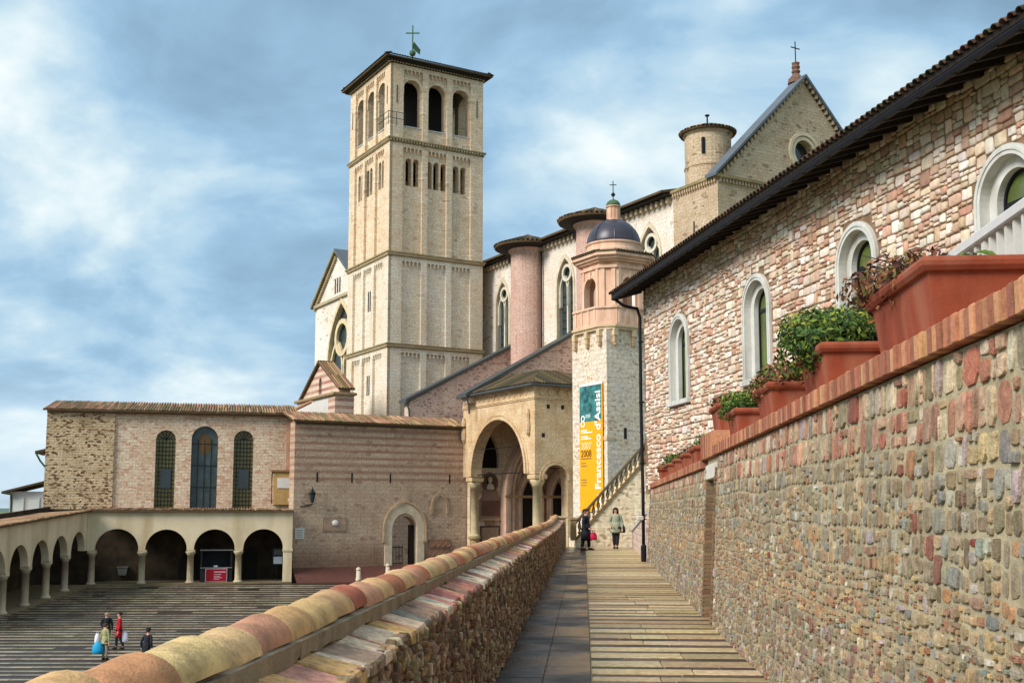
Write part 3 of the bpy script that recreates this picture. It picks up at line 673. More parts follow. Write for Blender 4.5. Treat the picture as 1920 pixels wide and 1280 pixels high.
def shrub(label, base, off, rad, n, size, pal, seed, cat='shrub', twigs=12, top=None, lobes=5, group=None):
    rg = random.Random(seed); t = thing('shrub', label, cat, base, group); t.rotation_euler = (0, 0, FR.rz)
    m = MB(); lob = [(Vector(off)+Vector((rg.uniform(-.55, .55)*rad[0], rg.uniform(-.4, .4)*rad[1], rg.uniform(-.25, .35)*rad[2])), rg.uniform(.45, .75)) for _ in range(lobes)]
    for i in range(n):
        c, k = rg.choice(lob)
        while True:
            d = Vector((rg.uniform(-1, 1), rg.uniform(-1, 1), rg.uniform(-1, 1)))
            if .05 < d.length < 1: break
        f = d.length**.4; dn = d.normalized(); wob = 1+.3*noise.noise(dn*2.3+Vector((seed, 0, 0)))
        p = c+Vector((dn.x*rad[0], dn.y*rad[1], dn.z*rad[2]))*f*k*wob
        if p.z < -.08 and abs(p.x) < rad[0]*.6 and abs(p.y) < .2: p.z = abs(p.z)*.5
        nrm = (dn+Vector((rg.gauss(0, .5), rg.gauss(0, .5), rg.gauss(.2, .5)))).normalized()
        u = nrm.cross(Vector((rg.gauss(0, 1), rg.gauss(0, 1), rg.gauss(0, 1)))).normalized(); w = nrm.cross(u)
        s = size*rg.uniform(.6, 1.3); col = jit(rg.choice(top) if top and p.z-off[2] > rad[2]*.25 and rg.random() < .7 else rg.choice(pal), .2, rg)
        m.add([p-u*s, p-w*s*.42+nrm*s*.12, p+u*s, p+w*s*.42+nrm*s*.12], [(0, 1, 2), (0, 2, 3)], col)
    m.build('foliage', LEAF, t, recalc=False)
    m = MB()
    for i in range(twigs):
        c, k = rg.choice(lob); e = c+Vector((rg.uniform(-1, 1)*rad[0], rg.uniform(-1, 1)*rad[1], rg.uniform(-.3, 1)*rad[2]))*k*.95
        b0 = Vector((rg.uniform(-.15, .15), rg.uniform(-.1, .1), -.02)); mid = b0.lerp(e, .5)+Vector((0, 0, .05))
        m.tube([b0, mid, e], [.008, .006, .003], 5, lin(84, 56, 38))
    m.build('stem', LEAF, t); return t
p1 = planter('largest terracotta planter, holding red brown twigs and grass, nearest the white rail', 6.05, 7.25, 2.645, .44, .13, .78)
p2 = planter('terracotta planter under the round yellow green bush', 8.95, 9.95, 2.645, .40)
p3 = planter('terracotta planter holding a brown leaved creeper, beside the round green bush', 11.75, 12.75, 2.645, .40)
p4 = planter('terracotta planter with a low green mound, beside the brick pier', 14.6, 15.6, 2.645, .38)
p5 = planter('small terracotta planter standing on the raised brick pier', 16.85, 17.85, 2.88, .42, .16, .62)
shrub('red brown twiggy shrub with grass in the largest planter', p1, (-.42, -.14, .12), (.66, .36, .24), 3200, .028, REDS, 1, twigs=60, lobes=12)
shrub('tuft of green grass growing in the largest planter', p1, (.25, .0, .08), (.3, .2, .12), 260, .05, GREENS, 2, 'grass', 6, lobes=3)
shrub('round dense yellow green bush spilling over its planter', p2, (-.16, -.08, .19), (.66, .46, .34), 9000, .03, GREENS, 3, top=YGREEN, lobes=14)
shrub('brown and green creeper spilling over its planter', p3, (-.05, -.02, .14), (.7, .36, .26), 3600, .03, REDS+GREENS[:2], 4, twigs=30, lobes=8)
shrub('low bright green mound of leaves beside the brick pier', p4, (-.16, -.02, .16), (.66, .4, .25), 4500, .03, GREENS, 5, top=YGREEN, lobes=10)
shrub('sparse pinkish brown shrub on the raised brick pier', p5, (-.1, 0, .14), (.6, .36, .22), 1700, .03, REDS, 6, twigs=30, lobes=8)
fp = []
for i, (Y, d) in enumerate(((20.6, 1.25), (23.4, .9), (25.9, .8), (28.3, .8), (31.8, 1.1))):
    fp.append(planter(['small terracotta pot just below the brick pier, first of the low row', 'second terracotta pot of the low row below the brick pier',
        'middle terracotta pot of the low row beyond the brick pier', 'fourth terracotta pot of the low row, next to the last', 'last terracotta pot of the low row beside the drainpipe'][i], Y, Y+d, 2.515, .36, .15, .6))
shrub('leafy green shrub in the low row pot just below the brick pier', fp[0], (-.1, 0, .15), (.6, .3, .24), 900, .035, GREENS, 11, group='shrubs in the low row of pots')
shrub('brown leaved shrub in the second pot of the low row', fp[1], (0, 0, .12), (.6, .3, .24), 800, .035, REDS+GREENS[:3], 12, twigs=18, group='shrubs in the low row of pots')
shrub('mixed green shrub in the middle pot of the low row', fp[2], (-.1, 0, .12), (.6, .3, .2), 600, .035, GREENS+REDS[:2], 13, group='shrubs in the low row of pots')
shrub('round green shrub in the fourth pot of the low row', fp[3], (-.2, 0, .15), (.7, .35, .24), 900, .04, GREENS, 14, group='shrubs in the low row of pots')
shrub('dark brown shrub in the last pot beside the drainpipe', fp[4], (0, 0, .08), (.6, .3, .16), 500, .04, REDS, 15, group='shrubs in the low row of pots')
# ------------------------------------------------------------------ low wall, stair and its balustrade
FLw = Frame(5.34, 50.2, 0, -.07, -1)
lw = thing('low_wall', 'low grey stone wall with sloping top between the drainpipe and the stair', 'wall', FLw)
m = MB(); m.prism([(0, -.1), (13.2, -.1), (13.2, 1.55), (0, .72)], 0, .35); m.build('wall_core', PURPLE, lw)
m = MB(); m.prism([(-.02, .722), (13.2, 1.552), (13.2, 1.63), (-.02, .80)], -.05, .4); m.build('coping', STONE, lw)
s0_ = at(1080, 955, 50.6); FSt = Frame(s0_.x, 50.6, 0, 1, .1)
stair = thing('stone_staircase', 'stone staircase with carved balusters rising behind the two walkers', 'staircase', FSt)
xa, za = FSt.px(1084, 1004); xb, zb = FSt.px(1212, 858); k_ = (zb-za)/(xb-xa); poly = [(0, -.1), (7, -.1)]
x = 7.0; steps = []
n = 40; dx = (7-xa)/n
for i in range(n, 0, -1): steps += [(xa+i*dx, za+(i)*dx*k_-.25), (xa+(i-1)*dx, za+i*dx*k_-.25)]
m = MB(); m.prism(poly+steps+[(0, .35)], .12, 2.2); m.build('steps', STAIRST, stair)
m = MB(); m.prism([(-.02, -.1), (7, -.1), (7, za+(7-xa)*k_-.12), (xa, za-.12), (-.02, za-.2)], 0, .12); m.build('side_wall', STAIRST, stair)
dirv = Vector((1, 0, k_)).normalized()
def slope_bar(m, a, b_, off, th, y0, y1, col):
    m.prism([(a, za+(a-xa)*k_+off), (b_, za+(b_-xa)*k_+off), (b_, za+(b_-xa)*k_+off+th), (a, za+(a-xa)*k_+off+th)], y0, y1, col)
m = MB(); slope_bar(m, xa-.05, 7, -.119, .12, -.06, .24, lin(120, 98, 64)); m.build('string_course', STONE, stair)
m = MB(); slope_bar(m, xa-.1, 7, .62, .14, -.07, .25, lin(96, 80, 56)); m.build('handrail', STONE, stair)
m = MB(); m.box(xa-.32, xa-.08, -.06, .3, za-.2, za+.72, lin(150, 126, 88), bev=.02); m.box(xa-.36, xa-.04, -.1, .34, za+.72, za+.82, lin(160, 136, 98)); m.build('newel_post', STONE, stair)
PRB = [(.085, 0), (.085, .07), (.045, .1), (.04, .14), (.08, .24), (.085, .3), (.05, .42), (.035, .48), (.05, .52), (.08, .54), (.08, .6)]
x = xa+.08
while x < 5.0:
    m = MB(); m.lathe([(r, z*1.12) for r, z in PRB], x, .09, za+(x-xa)*k_, 10, col=jit(lin(138, 114, 74), .2)); m.build('baluster', STONE, stair, smooth=True); x += .215
# ------------------------------------------------------------------ small domed bell turret with the banner
b0 = at(1140, 955, 60); FD = Frame(b0.x, b0.y, 0, 1, .583); W = 3.5; D = 3.36
tur = thing('domed_turret', 'square stone turret with pink arched belfry and dark lead dome behind the stair', 'turret', FD)
m = MB(); m.box(0, W, 0, D, -6, 11.45); m.build('shaft', CAMPST, tur)
m = MB(); m.box(-.05, .45, -.03, .4, 5.4, 5.6, lin(200, 180, 148)); m.box(1.1, 1.28, -.012, .2, 5.5, 6.1, (.01, .01, .01)); m.build('slit', STONE, tur)
def octo(o, c): return [(-o+c, -o), (W+o-c, -o), (W+o, -o+c), (W+o, D+o-c), (W+o-c, D+o), (-o+c, D+o), (-o, D+o-c), (-o, -o+c)]
def octp(m, o, z0, z1, c=.8, col=(.5, .5, .5), inner=None):
    P = octo(o, c); n = 8
    if inner is None:
        m.add([(x, y, z0) for x, y in P]+[(x, y, z1) for x, y in P], [tuple(range(7, -1, -1)), tuple(range(8, 16))]+[(i, (i+1) % 8, 8+(i+1) % 8, 8+i) for i in range(8)], col)
    else:
        Q = octo(inner, c*.9); v = []
        for R_, z in ((P, z0), (P, z1), (Q, z1), (Q, z0)): v += [(x, y, z) for x, y in R_]
        m.add(v, [(k*8+i, k*8+(i+1) % 8, ((k+1) % 4)*8+(i+1) % 8, ((k+1) % 4)*8+i) for k in range(4) for i in range(8)], col)
m = MB(); octp(m, .2, 11.45, 11.58, .6, lin(214, 190, 156)); octp(m, .3, 11.58, 11.7, .7, lin(206, 176, 140)); m.build('cornice', STONE, tur)
for x, y in ((-.1, .5), (-.1, 1.7), (-.1, 2.9), (.5, -.1), (1.75, -.1), (3.0, -.1)):
    m = MB(); m.box(x-.14, x+.14, y-.14, y+.14, 11.1, 11.45, lin(204, 180, 144)); m.box(x-.1, x+.1, y-.1, y+.1, 10.75, 11.1, lin(190, 164, 128)); m.lathe([(.02, 10.5), (.1, 10.6), (.09, 10.75)], x, y, 0, 8, col=lin(180, 150, 116)); m.build('corbel', STONE, tur)
m = MB(); octp(m, .24, 11.7, 12.62, .8, inner=.12); m.build('balcony_wall', PINKPL, tur)
m = MB(); octp(m, .32, 12.62, 12.74, .83, inner=.06); m.build('balcony_rail', PINKPL, tur)
m = MB(); octp(m, .28, 11.7, 11.82, .8, inner=.2); m.build('balcony_plinth', PINKPL, tur)
for y in (.75, 1.35, 2.0, 2.6):
    m = MB(); m.box(-.28, -.24, y-.09, y+.09, 11.83, 12.6); m.build('balcony_post', PINKPL, tur)
for x in (.75, 1.2, 2.0, 2.7):
    m = MB(); m.box(x-.09, x+.09, -.28, -.24, 11.83, 12.6); m.build('balcony_post', PINKPL, tur)
def side_xf(k, w, d):     # maps (u, depth, z) of side k (0 front, 1 left, 2 back, 3 right) of a w x d block
    return [lambda u, y, z: (u, y, z), lambda u, y, z: (y, d-u, z), lambda u, y, z: (w-u, d-y, z), lambda u, y, z: (w-y, u, z)][k]
m = MB(); md = MB(); CH = .72; I = .16
P = octo(-I, CH)
for k in range(8):
    a, b_ = Vector(P[k]), Vector(P[(k+1) % 8]); d = b_-a; L_ = d.length; d.normalize(); n_ = Vector((-d.y, d.x))
    f = lambda u, y, z, a=a, d=d, n_=n_: (a.x+d.x*u+n_.x*y, a.y+d.y*u+n_.y*y, z)
    if k % 2 == 0:
        m.prism([(0, 11.7), (L_, 11.7), (L_, 15.3), (0, 15.3)], 0, .3, holes=[arch(L_/2, 12.0, 1.12, 13.95, 14)], xf=f)
        band(md, L_/2, 12.7, 1.14, 1.42, 13.95, -.06, .05, n=14, xf=f); md.box(L_/2-.09, L_/2+.09, -.1, .04, 14.45, 14.85, xf=f)
        for u in (.03, L_-.23): md.box(u, u+.2, -.07, 0, 12.2, 14.95, xf=f)
    else:
        m.prism([(0, 11.7), (L_, 11.7), (L_, 15.3), (0, 15.3)], 0, .3, xf=f)
        for u in (.1, L_-.32): md.box(u, u+.22, -.08, 0, 12.2, 14.95, xf=f)
m.build('belfry', PINKPL, tur); octp(md, -I+.1, 14.95, 15.1, CH, inner=-I-.05); md.build('pilasters', PINKPL, tur)
m = MB(); octp(m, .0, 15.3, 15.42, CH); octp(m, .14, 15.42, 15.58, CH); octp(m, .3, 15.58, 15.74, CH+.05); m.build('upper_cornice', PINKPL, tur)
e = .36; m = MB(); P = octo(e, .85); m.add([(x, y, 15.75) for x, y in P]+[(x, y, 15.82) for x, y in P]+[(W/2, D/2, 16.5)], [(8+i, 8+(i+1) % 8, 16) for i in range(8)]+[(i, (i+1) % 8, 8+(i+1) % 8, 8+i) for i in range(8)]+[tuple(range(7, -1, -1))]); m.build('turret_roof', MOSSROOF, tur)
m = MB(); x = .6
while x < W-.5:
    for k in range(4):
        f = side_xf(k, W, D); half_tile(m, f(x, -e-.05, 15.80), f(x, -e+.35, 15.9), .07, .06, jit(R.choice(tc_), .2), n=4)
    x += .2
m.build('roof_tiles', FARTILE, tur, kind='stuff')
cx, cy = W/2, D/2
m = MB(); m.lathe([(1.62, 15.95), (1.62, 16.15), (1.52, 16.2), (1.52, 16.42), (1.6, 16.5), (1.6, 16.58)], cx, cy, 0, 32); m.build('drum', PINKPL, tur, smooth=False)
m = MB(); m.lathe([(1.5*math.cos(a*PI/36), 16.58+1.5*math.sin(a*PI/36)) for a in range(0, 18)]+[(.05, 18.07)], cx, cy, 0, 32); dome = m.build('dome', DARKLEAD, tur, smooth=True)
for k in range(8):
    a = k*PI/4+.2; m = MB(); m.tube([(cx+1.51*math.cos(b_*PI/36)*math.cos(a), cy+1.51*math.cos(b_*PI/36)*math.sin(a), 16.58+1.51*math.sin(b_*PI/36)) for b_ in range(0, 17)], .025, 5); m.build('dome_seam', DARKLEAD, dome)
m = MB(); m.lathe([(.42, 17.95), (.42, 18.05), (.36, 18.1), (.36, 18.75), (.44, 18.8), (.44, 18.86)], cx, cy, 0, 12)
for k in range(6): m.box(-.03, .03, -.39, -.33, 18.1, 18.75, xf=lambda x, y, z, a=k*PI/3: (cx+x*math.cos(a)-y*math.sin(a), cy+x*math.sin(a)+y*math.cos(a), z))
m.build('lantern', PINKPL, tur)
m = MB(); m.lathe([(.42*math.cos(a*PI/16), 18.86+.4*math.sin(a*PI/16)) for a in range(8)]+[(.02, 19.26)], cx, cy, 0, 14); m.build('lantern_dome', GREENCU, tur, smooth=True)
def cross_finial(parent, cx, cy, z, h, mat=None, r=.03, ball=.14):
    m = MB(); m.lathe([(r*1.5, z), (r, z+.2*h), (.01, z+.2*h)], cx, cy, 0, 8); m.lathe([(.01, z+.2*h)]+[(ball*math.sin(a*PI/8), z+.2*h+ball-ball*math.cos(a*PI/8)) for a in range(1, 8)]+[(.01, z+.2*h+2*ball)], cx, cy, 0, 10)
    m.tube([(cx, cy, z+.2*h), (cx, cy, z+h)], r, 6); q = h*.17
    m.tube([(cx-q*.87, cy+q*.5, z+h*.8), (cx+q*.87, cy-q*.5, z+h*.8)], r, 6)
    return m.build('cross', mat or IRON, parent)
cross_finial(tur, cx, cy, 19.2, 1.15, r=.025, ball=.12)
FDL = Frame(b0.x, b0.y, 0, .583, -1)
def text_mesh(s, size, col, bold=0):
    cu = bpy.data.curves.new('t', 'FONT'); cu.body = s; cu.size = size; cu.extrude = .004; cu.offset = bold
    o = bpy.data.objects.new('t', cu); COL.objects.link(o); dg = bpy.context.evaluated_depsgraph_get(); dg.update()
    me = bpy.data.meshes.new_from_object(o.evaluated_get(dg)); bpy.data.objects.remove(o)
    me.materials.clear(); a = me.attributes.new('Col', 'FLOAT_COLOR', 'POINT'); a.data.foreach_set('color', [*col, 1.0]*len(me.vertices)); me.materials.append(PAINT)
    return me
x0, zt = FDL.px(1089, 727); x1, _ = FDL.px(1132, 722)
ban = thing('exhibition_banner', 'tall orange exhibition banner with teal picture hung on the turret wall', 'banner', FDL)
ZB0, ZB1 = 1.6, 8.62; BY = -.1
m = MB(); m.box(x0, x1, BY, BY+.02, ZB0, ZB1, lin(246, 166, 12)); m.build('cloth', PAINT, ban)
TEAL = plain('banner_picture', lin(10, 22, 28), .7, amt=.3, sc=2.6, bump=0, c2=lin(74, 150, 148))
m = MB(); m.box(x0+.03, x1-.1, BY-.006, BY, 6.5, ZB1-.15); m.build('picture', TEAL, ban)
m = MB(); m.box(x0, x1, BY-.007, BY, ZB1-.14, ZB1, lin(236, 234, 228)); m.build('top_hem', PAINT, ban)
def put(me, name, x, z, rot=0, parent=ban):
    o = link(name, me, parent); o.rotation_euler = (PI/2, 0, 0) if not rot else Matrix(((0, -1, 0), (0, 0, -1), (1, 0, 0))).to_euler(); o.location = (x, BY-.012, z); return o
wht = lin(244, 240, 232)
put(text_mesh("San Francesco d'Assisi", .735, wht, .016), 'lettering', x1-.2, 1.55, 1)
put(text_mesh('8', .98, wht, -.01), 'lettering', x0+.1, 6.2); put(text_mesh('o', .4, wht), 'lettering', x0+.62, 6.72); put(text_mesh('o', .4, wht), 'lettering', x0+.86, 6.72)
put(text_mesh('2007', .52, lin(252, 226, 170)), 'lettering', x0+.13, 5.0); put(text_mesh('2008', .52, lin(70, 52, 24)), 'lettering', x0+.13, 4.58)
for i, (z, w, c_) in enumerate(((6.0, .6, wht), (5.88, 1.1, wht), (5.66, .7, wht), (5.54, 1.0, wht), (4.45, 1.0, (.2, .12, .03)), (4.2, .5, (.3, .17, .04)), (4.05, .6, (.3, .17, .04)), (3.3, .55, (.3, .17, .04)), (3.15, .6, (.3, .17, .04)), (3.0, .5, (.3, .17, .04)))):
    m = MB(); m.box(x0+.14, x0+.14+w, BY-.008, BY-.001, z, z+.06, c_); m.build('text_line', PAINT, ban)
# ------------------------------------------------------------------ helpers for far buildings
def tile_roof(parent, f, x0, x1, ya, za_, yb, zb_, pitch=.28, r=.12, cols=None, name='roof_tiles', slab=True, rows=2, mat=None):
    # f maps local (x, y, z); tiles run from the eave (ya, za_) up to (yb, zb_)
    cols = cols or [lin(150, 116, 84), lin(128, 104, 72), lin(170, 132, 100), lin(112, 96, 62), lin(138, 98, 76)]
    if slab:
        m = MB(); m.prism([(ya, za_-.12), (yb, zb_-.12), (yb, zb_), (ya, za_)], x0, x1, xf=lambda a, b_, c_: f(b_, a, c_)); m.build('roof', mat or MOSSROOF, parent)
    st = MB(); x = x0+pitch/2
    while x < x1:
        for j in range(rows):
            a, c = j/rows, (j+1)/rows+.02
            dz = R.uniform(-.02, .03)
            half_tile(st, f(x, ya+(yb-ya)*a, za_+(zb_-za_)*a+dz), f(x, ya+(yb-ya)*c, za_+(zb_-za_)*c+.03+dz), r*R.uniform(.9, 1.1), r*.85, jit(R.choice(cols), .25), n=4, th=.03)
        x += pitch
    return st.build(name, FARTILE, parent, kind='stuff', recalc=False)
ident = lambda x, y, z: (x, y, z)
def col_shaft(m, x, y, z0, z1, r, n=14, col=(.5, .5, .5), cap=1.0, xf=None):
    k = MB(); k.lathe([(r*1.45, z0), (r*1.45, z0+.25*r), (r*1.25, z0+.45*r), (r*1.05, z0+.7*r), (r, z0+.9*r), (r*.94, z1-1.5*r*cap), (r*1.0, z1-1.5*r*cap), (r*1.15, z1-.9*r*cap), (r*1.5, z1-.4*r*cap), (r*1.5, z1)], x, y, 0, n, col=col)
    vs = [xf(*p) for p in k.v] if xf else k.v
    return m.add(vs, k.f, col)
def mono(px, Y): p = at(px, 955, Y); return p
# ------------------------------------------------------------------ striped wall with the doorway
s0 = at(550, 955, 97); FS = Frame(s0.x, s0.y, -4, 1, .583)
sw = thing('striped_church_wall', 'long wall with brown and pink stone stripes between arcade and portal', 'wall', FS)
m = MB(); m.prism([(0, -2.2), (34, -2.2), (34, 13.3), (0, 13.3)], 0, 1.2, holes=[arch(10.5, .72, 2.55, 3.85, 14)]); m.build('wall', STRIPED, sw)
m = MB(); band(m, 10.5, .72, 2.5, 3.9, 3.95, -.12, .3, lin(212, 192, 162), n=20, ri=1.45, ro=2.35); m.build('door_surround', FARSTONE, sw)
m = MB(); band(m, 10.5, 2.9, 4.0, 4.35, 3.95, -.22, -.1, lin(190, 160, 124), n=20, ri=2.4, ro=2.62); m.build('hood_mould', FARSTONE, sw)
m = MB(); m.box(8.3, 8.75, -.2, .0, 2.75, 2.9, lin(190, 160, 124)); m.box(12.25, 12.7, -.2, .0, 2.75, 2.9, lin(190, 160, 124)); m.build('impost', FARSTONE, sw)
for x in (2.1, 5.34, 9.05, 15.06):
    m = MB(); m.box(x-.07, x+.07, -.02, .01, 8.1, 8.95, (.006, .006, .006)); m.build('wall_slot', PAINT, sw)
m = MB(); m.box(2.68, 4.93, -.06, .02, 3.78, 5.0, lin(158, 130, 106)); m.box(2.8, 4.81, -.075, -.05, 3.9, 4.88, lin(170, 142, 118)); m.build('plaque', FARSTONE, sw)
m = MB(); m.lathe([(.27, 0), (.27, .12), (.2, .2), (.02, .24)], 0, 0, 0, 14); m.v = [(x+3.8, -y_z-.06, z+4.55) for x, z, y_z in m.v]; m.c = [lin(226, 222, 214)]*len(m.v); m.build('round_light', PAINT, sw)
m = MB(); band(m, 14.05, 5.3, 1.35, 1.85, 5.9, -.1, .05, lin(178, 152, 120), n=12, ri=1.1, ro=1.45); m.build('blind_arch', FARSTONE, sw)
m = MB(); m.box(12.9, 15.15, -.08, .02, 1.25, 2.95, lin(140, 104, 84)); m.build('rosette_panel', FARSTONE, sw)
for i in range(4):
    for j in range(2):
        k = MB(); k.lathe([(.26, 0), (.26, .06), (.2, .06), (.18, .02), (.02, .05)], 0, 0, 0, 10); m = MB()
        m.add([(13.2+i*.55+x, -.08-z, 1.72+j*.8+y) for x, y, z in k.v], k.f, lin(164, 124, 96)); m.build('rosette', FARSTONE, sw)
m = MB(); m.prism([(10.12, 6.6), (10.5, 6.2), (10.9, 6.6), (10.95, 7.2), (10.5, 7.05), (10.05, 7.2)], -.03, .02, lin(184, 158, 132)); m.build('shield', FARSTONE, sw)
tile_roof(sw, ident, -.35, 17.0, -.55, 13.38, 2.4, 14.3, .23, .1)
m = MB(); m.box(0, 17, -.28, 0, 13.1, 13.3, lin(96, 78, 62)); m.build('eave_moulding', FARSTONE, sw)
m = MB(); m.box(4, 17, 6.0, 6.5, -1, 9); m.build('passage_wall', CHURCH, sw)
m = MB(); m.box(8.2, 14.8, 1.2, 6.0, .55, .7, lin(150, 130, 104)); m.build('passage_floor', FARSTONE, sw)
gt = thing('iron_gate', 'black iron gate standing open in the pale stone doorway', 'gate', Frame(*FS.w(9.3, .9, .72).xy, -3.28, 1, .583))
m = MB(); m.box(0, 1.5, 0, .05, 1.55, 1.62); m.box(0, 1.5, 0, .05, .1, .17); m.build('frame', IRON, gt)
for i in range(11):
    m = MB(); m.box(i*.145, i*.145+.035, .005, .045, .0, 1.75); m.build('bar', IRON, gt)
m = MB(); m.box(2.0, 2.42, -.3, .05, 0, 3.6); m.build('door_leaf', WOOD, gt)
lp = thing('wall_lantern', 'black iron lantern on a bracket fixed to the striped wall', 'lantern', Frame(*FS.w(1.5, -.5).xy, 2.3, 1, .583))
m = MB(); m.tube([(-.9, .48, -.35), (0, .45, -.2), (0, 0, -.15), (0, 0, 0)], .04, 6); m.tube([(-.9, .3, .05), (-.4, .3, -.2), (.55, .3, -.05)], .03, 6); m.build('bracket', IRON, lp)
m = MB(); m.lathe([(.14, .0), (.3, .75), (.34, .8), (.12, 1.1), (.05, 1.25), (.02, 1.4)], 0, 0, 0, 6); m.build('frame', IRON, lp)
m = MB(); m.lathe([(.15, .06), (.29, .7)], 0, 0, 0, 6, rot=.1); m.v = [(x*1.02, y*1.02, z) for x, y, z in m.v]; m.build('pane', BLUEGLASS, lp)
# paved forecourt that rises to the doorway, bollards
q = [onz(556, 1093, -4.42), Vector((-3, 98.5, -4.42)), FS.w(17, 0), FS.w(0, 0)]
fc = MB(); fc.add([(q[0].x, q[0].y, -4.37), (q[1].x, q[1].y, -4.37), (q[2].x, q[2].y, -3.27), (q[3].x, q[3].y, -3.27), (q[0].x, q[0].y, -5), (q[1].x, q[1].y, -5)], [(0, 1, 2, 3), (4, 5, 1, 0)])
structure(fc.build('forecourt', plain('red_brown_paving', lin(96, 62, 54), .4, amt=.2, sc=3, bump=.2, bsc=10), recalc=False))
for i, (px, py) in enumerate(((672, 1086), (727, 1078))):
    p = onz(px, py, -4.2+.15*i); t = thing('bollard', ['pale stone bollard before the plaque on the striped wall', 'pale stone bollard before the arched doorway'][i], 'bollard', p, 'stone bollards')
    m = MB(); m.lathe([(.24, -.15), (.24, .1), (.2, .14), (.18, .78)], 0, 0, 0, 12, col=lin(206, 190, 164)); m.build('shaft', FARSTONE, t, smooth=True)
    m = MB(); m.lathe([(.21, .78), (.22, .84), (.17, .98), (.02, 1.06)], 0, 0, 0, 12, col=lin(206, 190, 164)); m.build('cap', FARSTONE, t, smooth=True)
# ------------------------------------------------------------------ portal porch
xe = FS.pxx(868); pl = FS.w(xe, 0); FA = Frame(pl.x, pl.y, -4, .583, -1); LA = FA.pxx(1003)
pc = FA.w(LA, 0); FPt = Frame(pc.x, pc.y, -4, 1, .583)
po = thing('portal_porch', 'carved stone entrance porch with one large arch and one small arch', 'porch', FPt)
fa = lambda u, y, z: (y, LA-u, z)                        # face A: u from its left end
a = arch(LA/2+.1, 8.7, 9.5, 8.9, 28)[2:]
m = MB(); m.prism([(0, 8.7), (LA/2+.1-4.75, 8.7)]+a[::-1]+[(LA/2+.1+4.75, 8.7), (LA, 8.7), (LA, 15.0), (0, 15.0)], 0, 1.0, xf=fa)
xB0, wB = 2.05, 2.45; a = arch(xB0, 8.1, wB, 8.25, 16)[2:]
m.prism([(1.001, 8.1), (xB0-wB/2+.18, 8.1)]+[p for p in a[::-1] if p[0] > xB0-wB/2+.18]+[(xB0+wB/2, -2), (14, -2), (14, 15.0), (1.001, 15.0)], .001, 1.0)
m.box(13, 14, 1.001, LA-.15, -2, 15)
m.build('wall', PORTALST, po)
m = MB(); band(m, LA/2+.1, 8.75, 9.5, 10.1, 8.9, -.14, .1, n=32, xf=fa); band(m, LA/2+.1, 8.75, 10.25, 10.75, 8.9, -.08, .1, n=32, xf=fa); m.build('large_archivolt', PORTALST, po)
m = MB(); band(m, xB0, 8.15, wB, wB+.34, 8.25, -.12, .1, n=20); band(m, xB0, 8.15, wB+.45, wB+.75, 8.25, -.06, .1, n=20); m.build('small_archivolt', PORTALST, po)
for x, y, r in ((.62, LA-1.15, .38), (.62, .62, .42)):
    m = MB(); col_shaft(m, x, y, 3.2, 8.2, r, col=lin(196, 176, 136)); m.build('column', FARSTONE, po, smooth=True)
    m = MB(); m.box(x-.62, x+.62, y-.62, y+.62, 8.2, 8.72, lin(204, 176, 134), bev=.12); m.build('capital', FARSTONE, po)
    m = MB(); m.lathe([(r*1.5, 3.0), (r*1.6, 3.12), (r*1.3, 3.25)], x, y, 0, 14, col=lin(170, 144, 100)); m.lathe([(r*1.1, -1.5), (r*1.1, 3.0)], x, y, 0, 14, col=lin(176, 150, 104)); m.build('column_base', FARSTONE, po)
for z0, z1, o_ in ((15.0, 15.12, .08), (15.12, 15.24, .14), (15.24, 15.95, .1), (15.95, 16.1, .26), (16.1, 16.22, .38)):
    m = MB(); m.box(-o_, 14, -o_, LA, z0, z1); m.build('frieze' if z0 == 15.24 else 'moulding', PORTALST, po)
zig = MB(); n = 13
for i in range(n):
    u = .4+i*(LA-.8)/n; w = (LA-.8)/n
    for s in (0, 1): zig.prism([(u+w*(.5*s), 15.34+.48*s), (u+w*(.5*s+.5), 15.82-.48*s), (u+w*(.5*s+.5), 15.9-.48*s), (u+w*(.5*s), 15.42+.48*s)], -.15, -.09, xf=fa)
zig.build('zigzag_carving', PORTALST, po)
for i in range(5):
    m = MB(); k = MB(); k.lathe([(.3, 0), (.26, .1), (.1, .12), (.02, .05)], 0, 0, 0, 10); m.add([(.6+i*.95+x, -.1-z, 15.6+y) for x, y, z in k.v], k.f); m.build('carved_rosette', PORTALST, po)
for x, z in ((1.35, 14.4), (2.8, 14.4), (.85, 11.95)):
    m = MB(); m.box(x-.16, x+.16, -.004, .3, z-.18, z+.18, (.008, .007, .006)); m.build('putlog_hole', PAINT, po)
for u in (.35, LA-.9):
    m = MB(); k = MB(); k.lathe([(.05, 0), (.2, .3), (.26, .9), (.16, 1.5), (.2, 1.9), (.1, 2.3), (.03, 2.4)], 0, 0, 0, 8); m.add([fa(u+x, -.15+y, 11.9+z) for x, y, z in k.v], k.f); m.build('carved_figure', PORTALST, po)
m = MB(); m.box(.3, 13.5, .3, LA-.2, 14.7, 14.95); m.build('ceiling', PORTALST, po)
e = .6; zr = 16.25
m = MB(); m.add([(-e, -e, zr), (14, -e, zr), (14, LA, zr), (-e, LA, zr), (3.0, 4.0, 18.0), (14, 4.0, 18.0), (3.0, LA, 18.0), (14, LA, 18.0), (-e, -e, zr-.15), (14, -e, zr-.15), (-e, LA, zr-.15)],
    [(0, 1, 5, 4), (3, 0, 4, 6), (4, 5, 7, 6), (0, 8, 9, 1), (3, 10, 8, 0), (8, 10, 9)]); pr = m.build('roof', MOSSROOF, po)
st = MB(); MO = [lin(76, 66, 42), lin(58, 54, 36), lin(96, 78, 54), lin(68, 58, 40)]
x = -e+.15
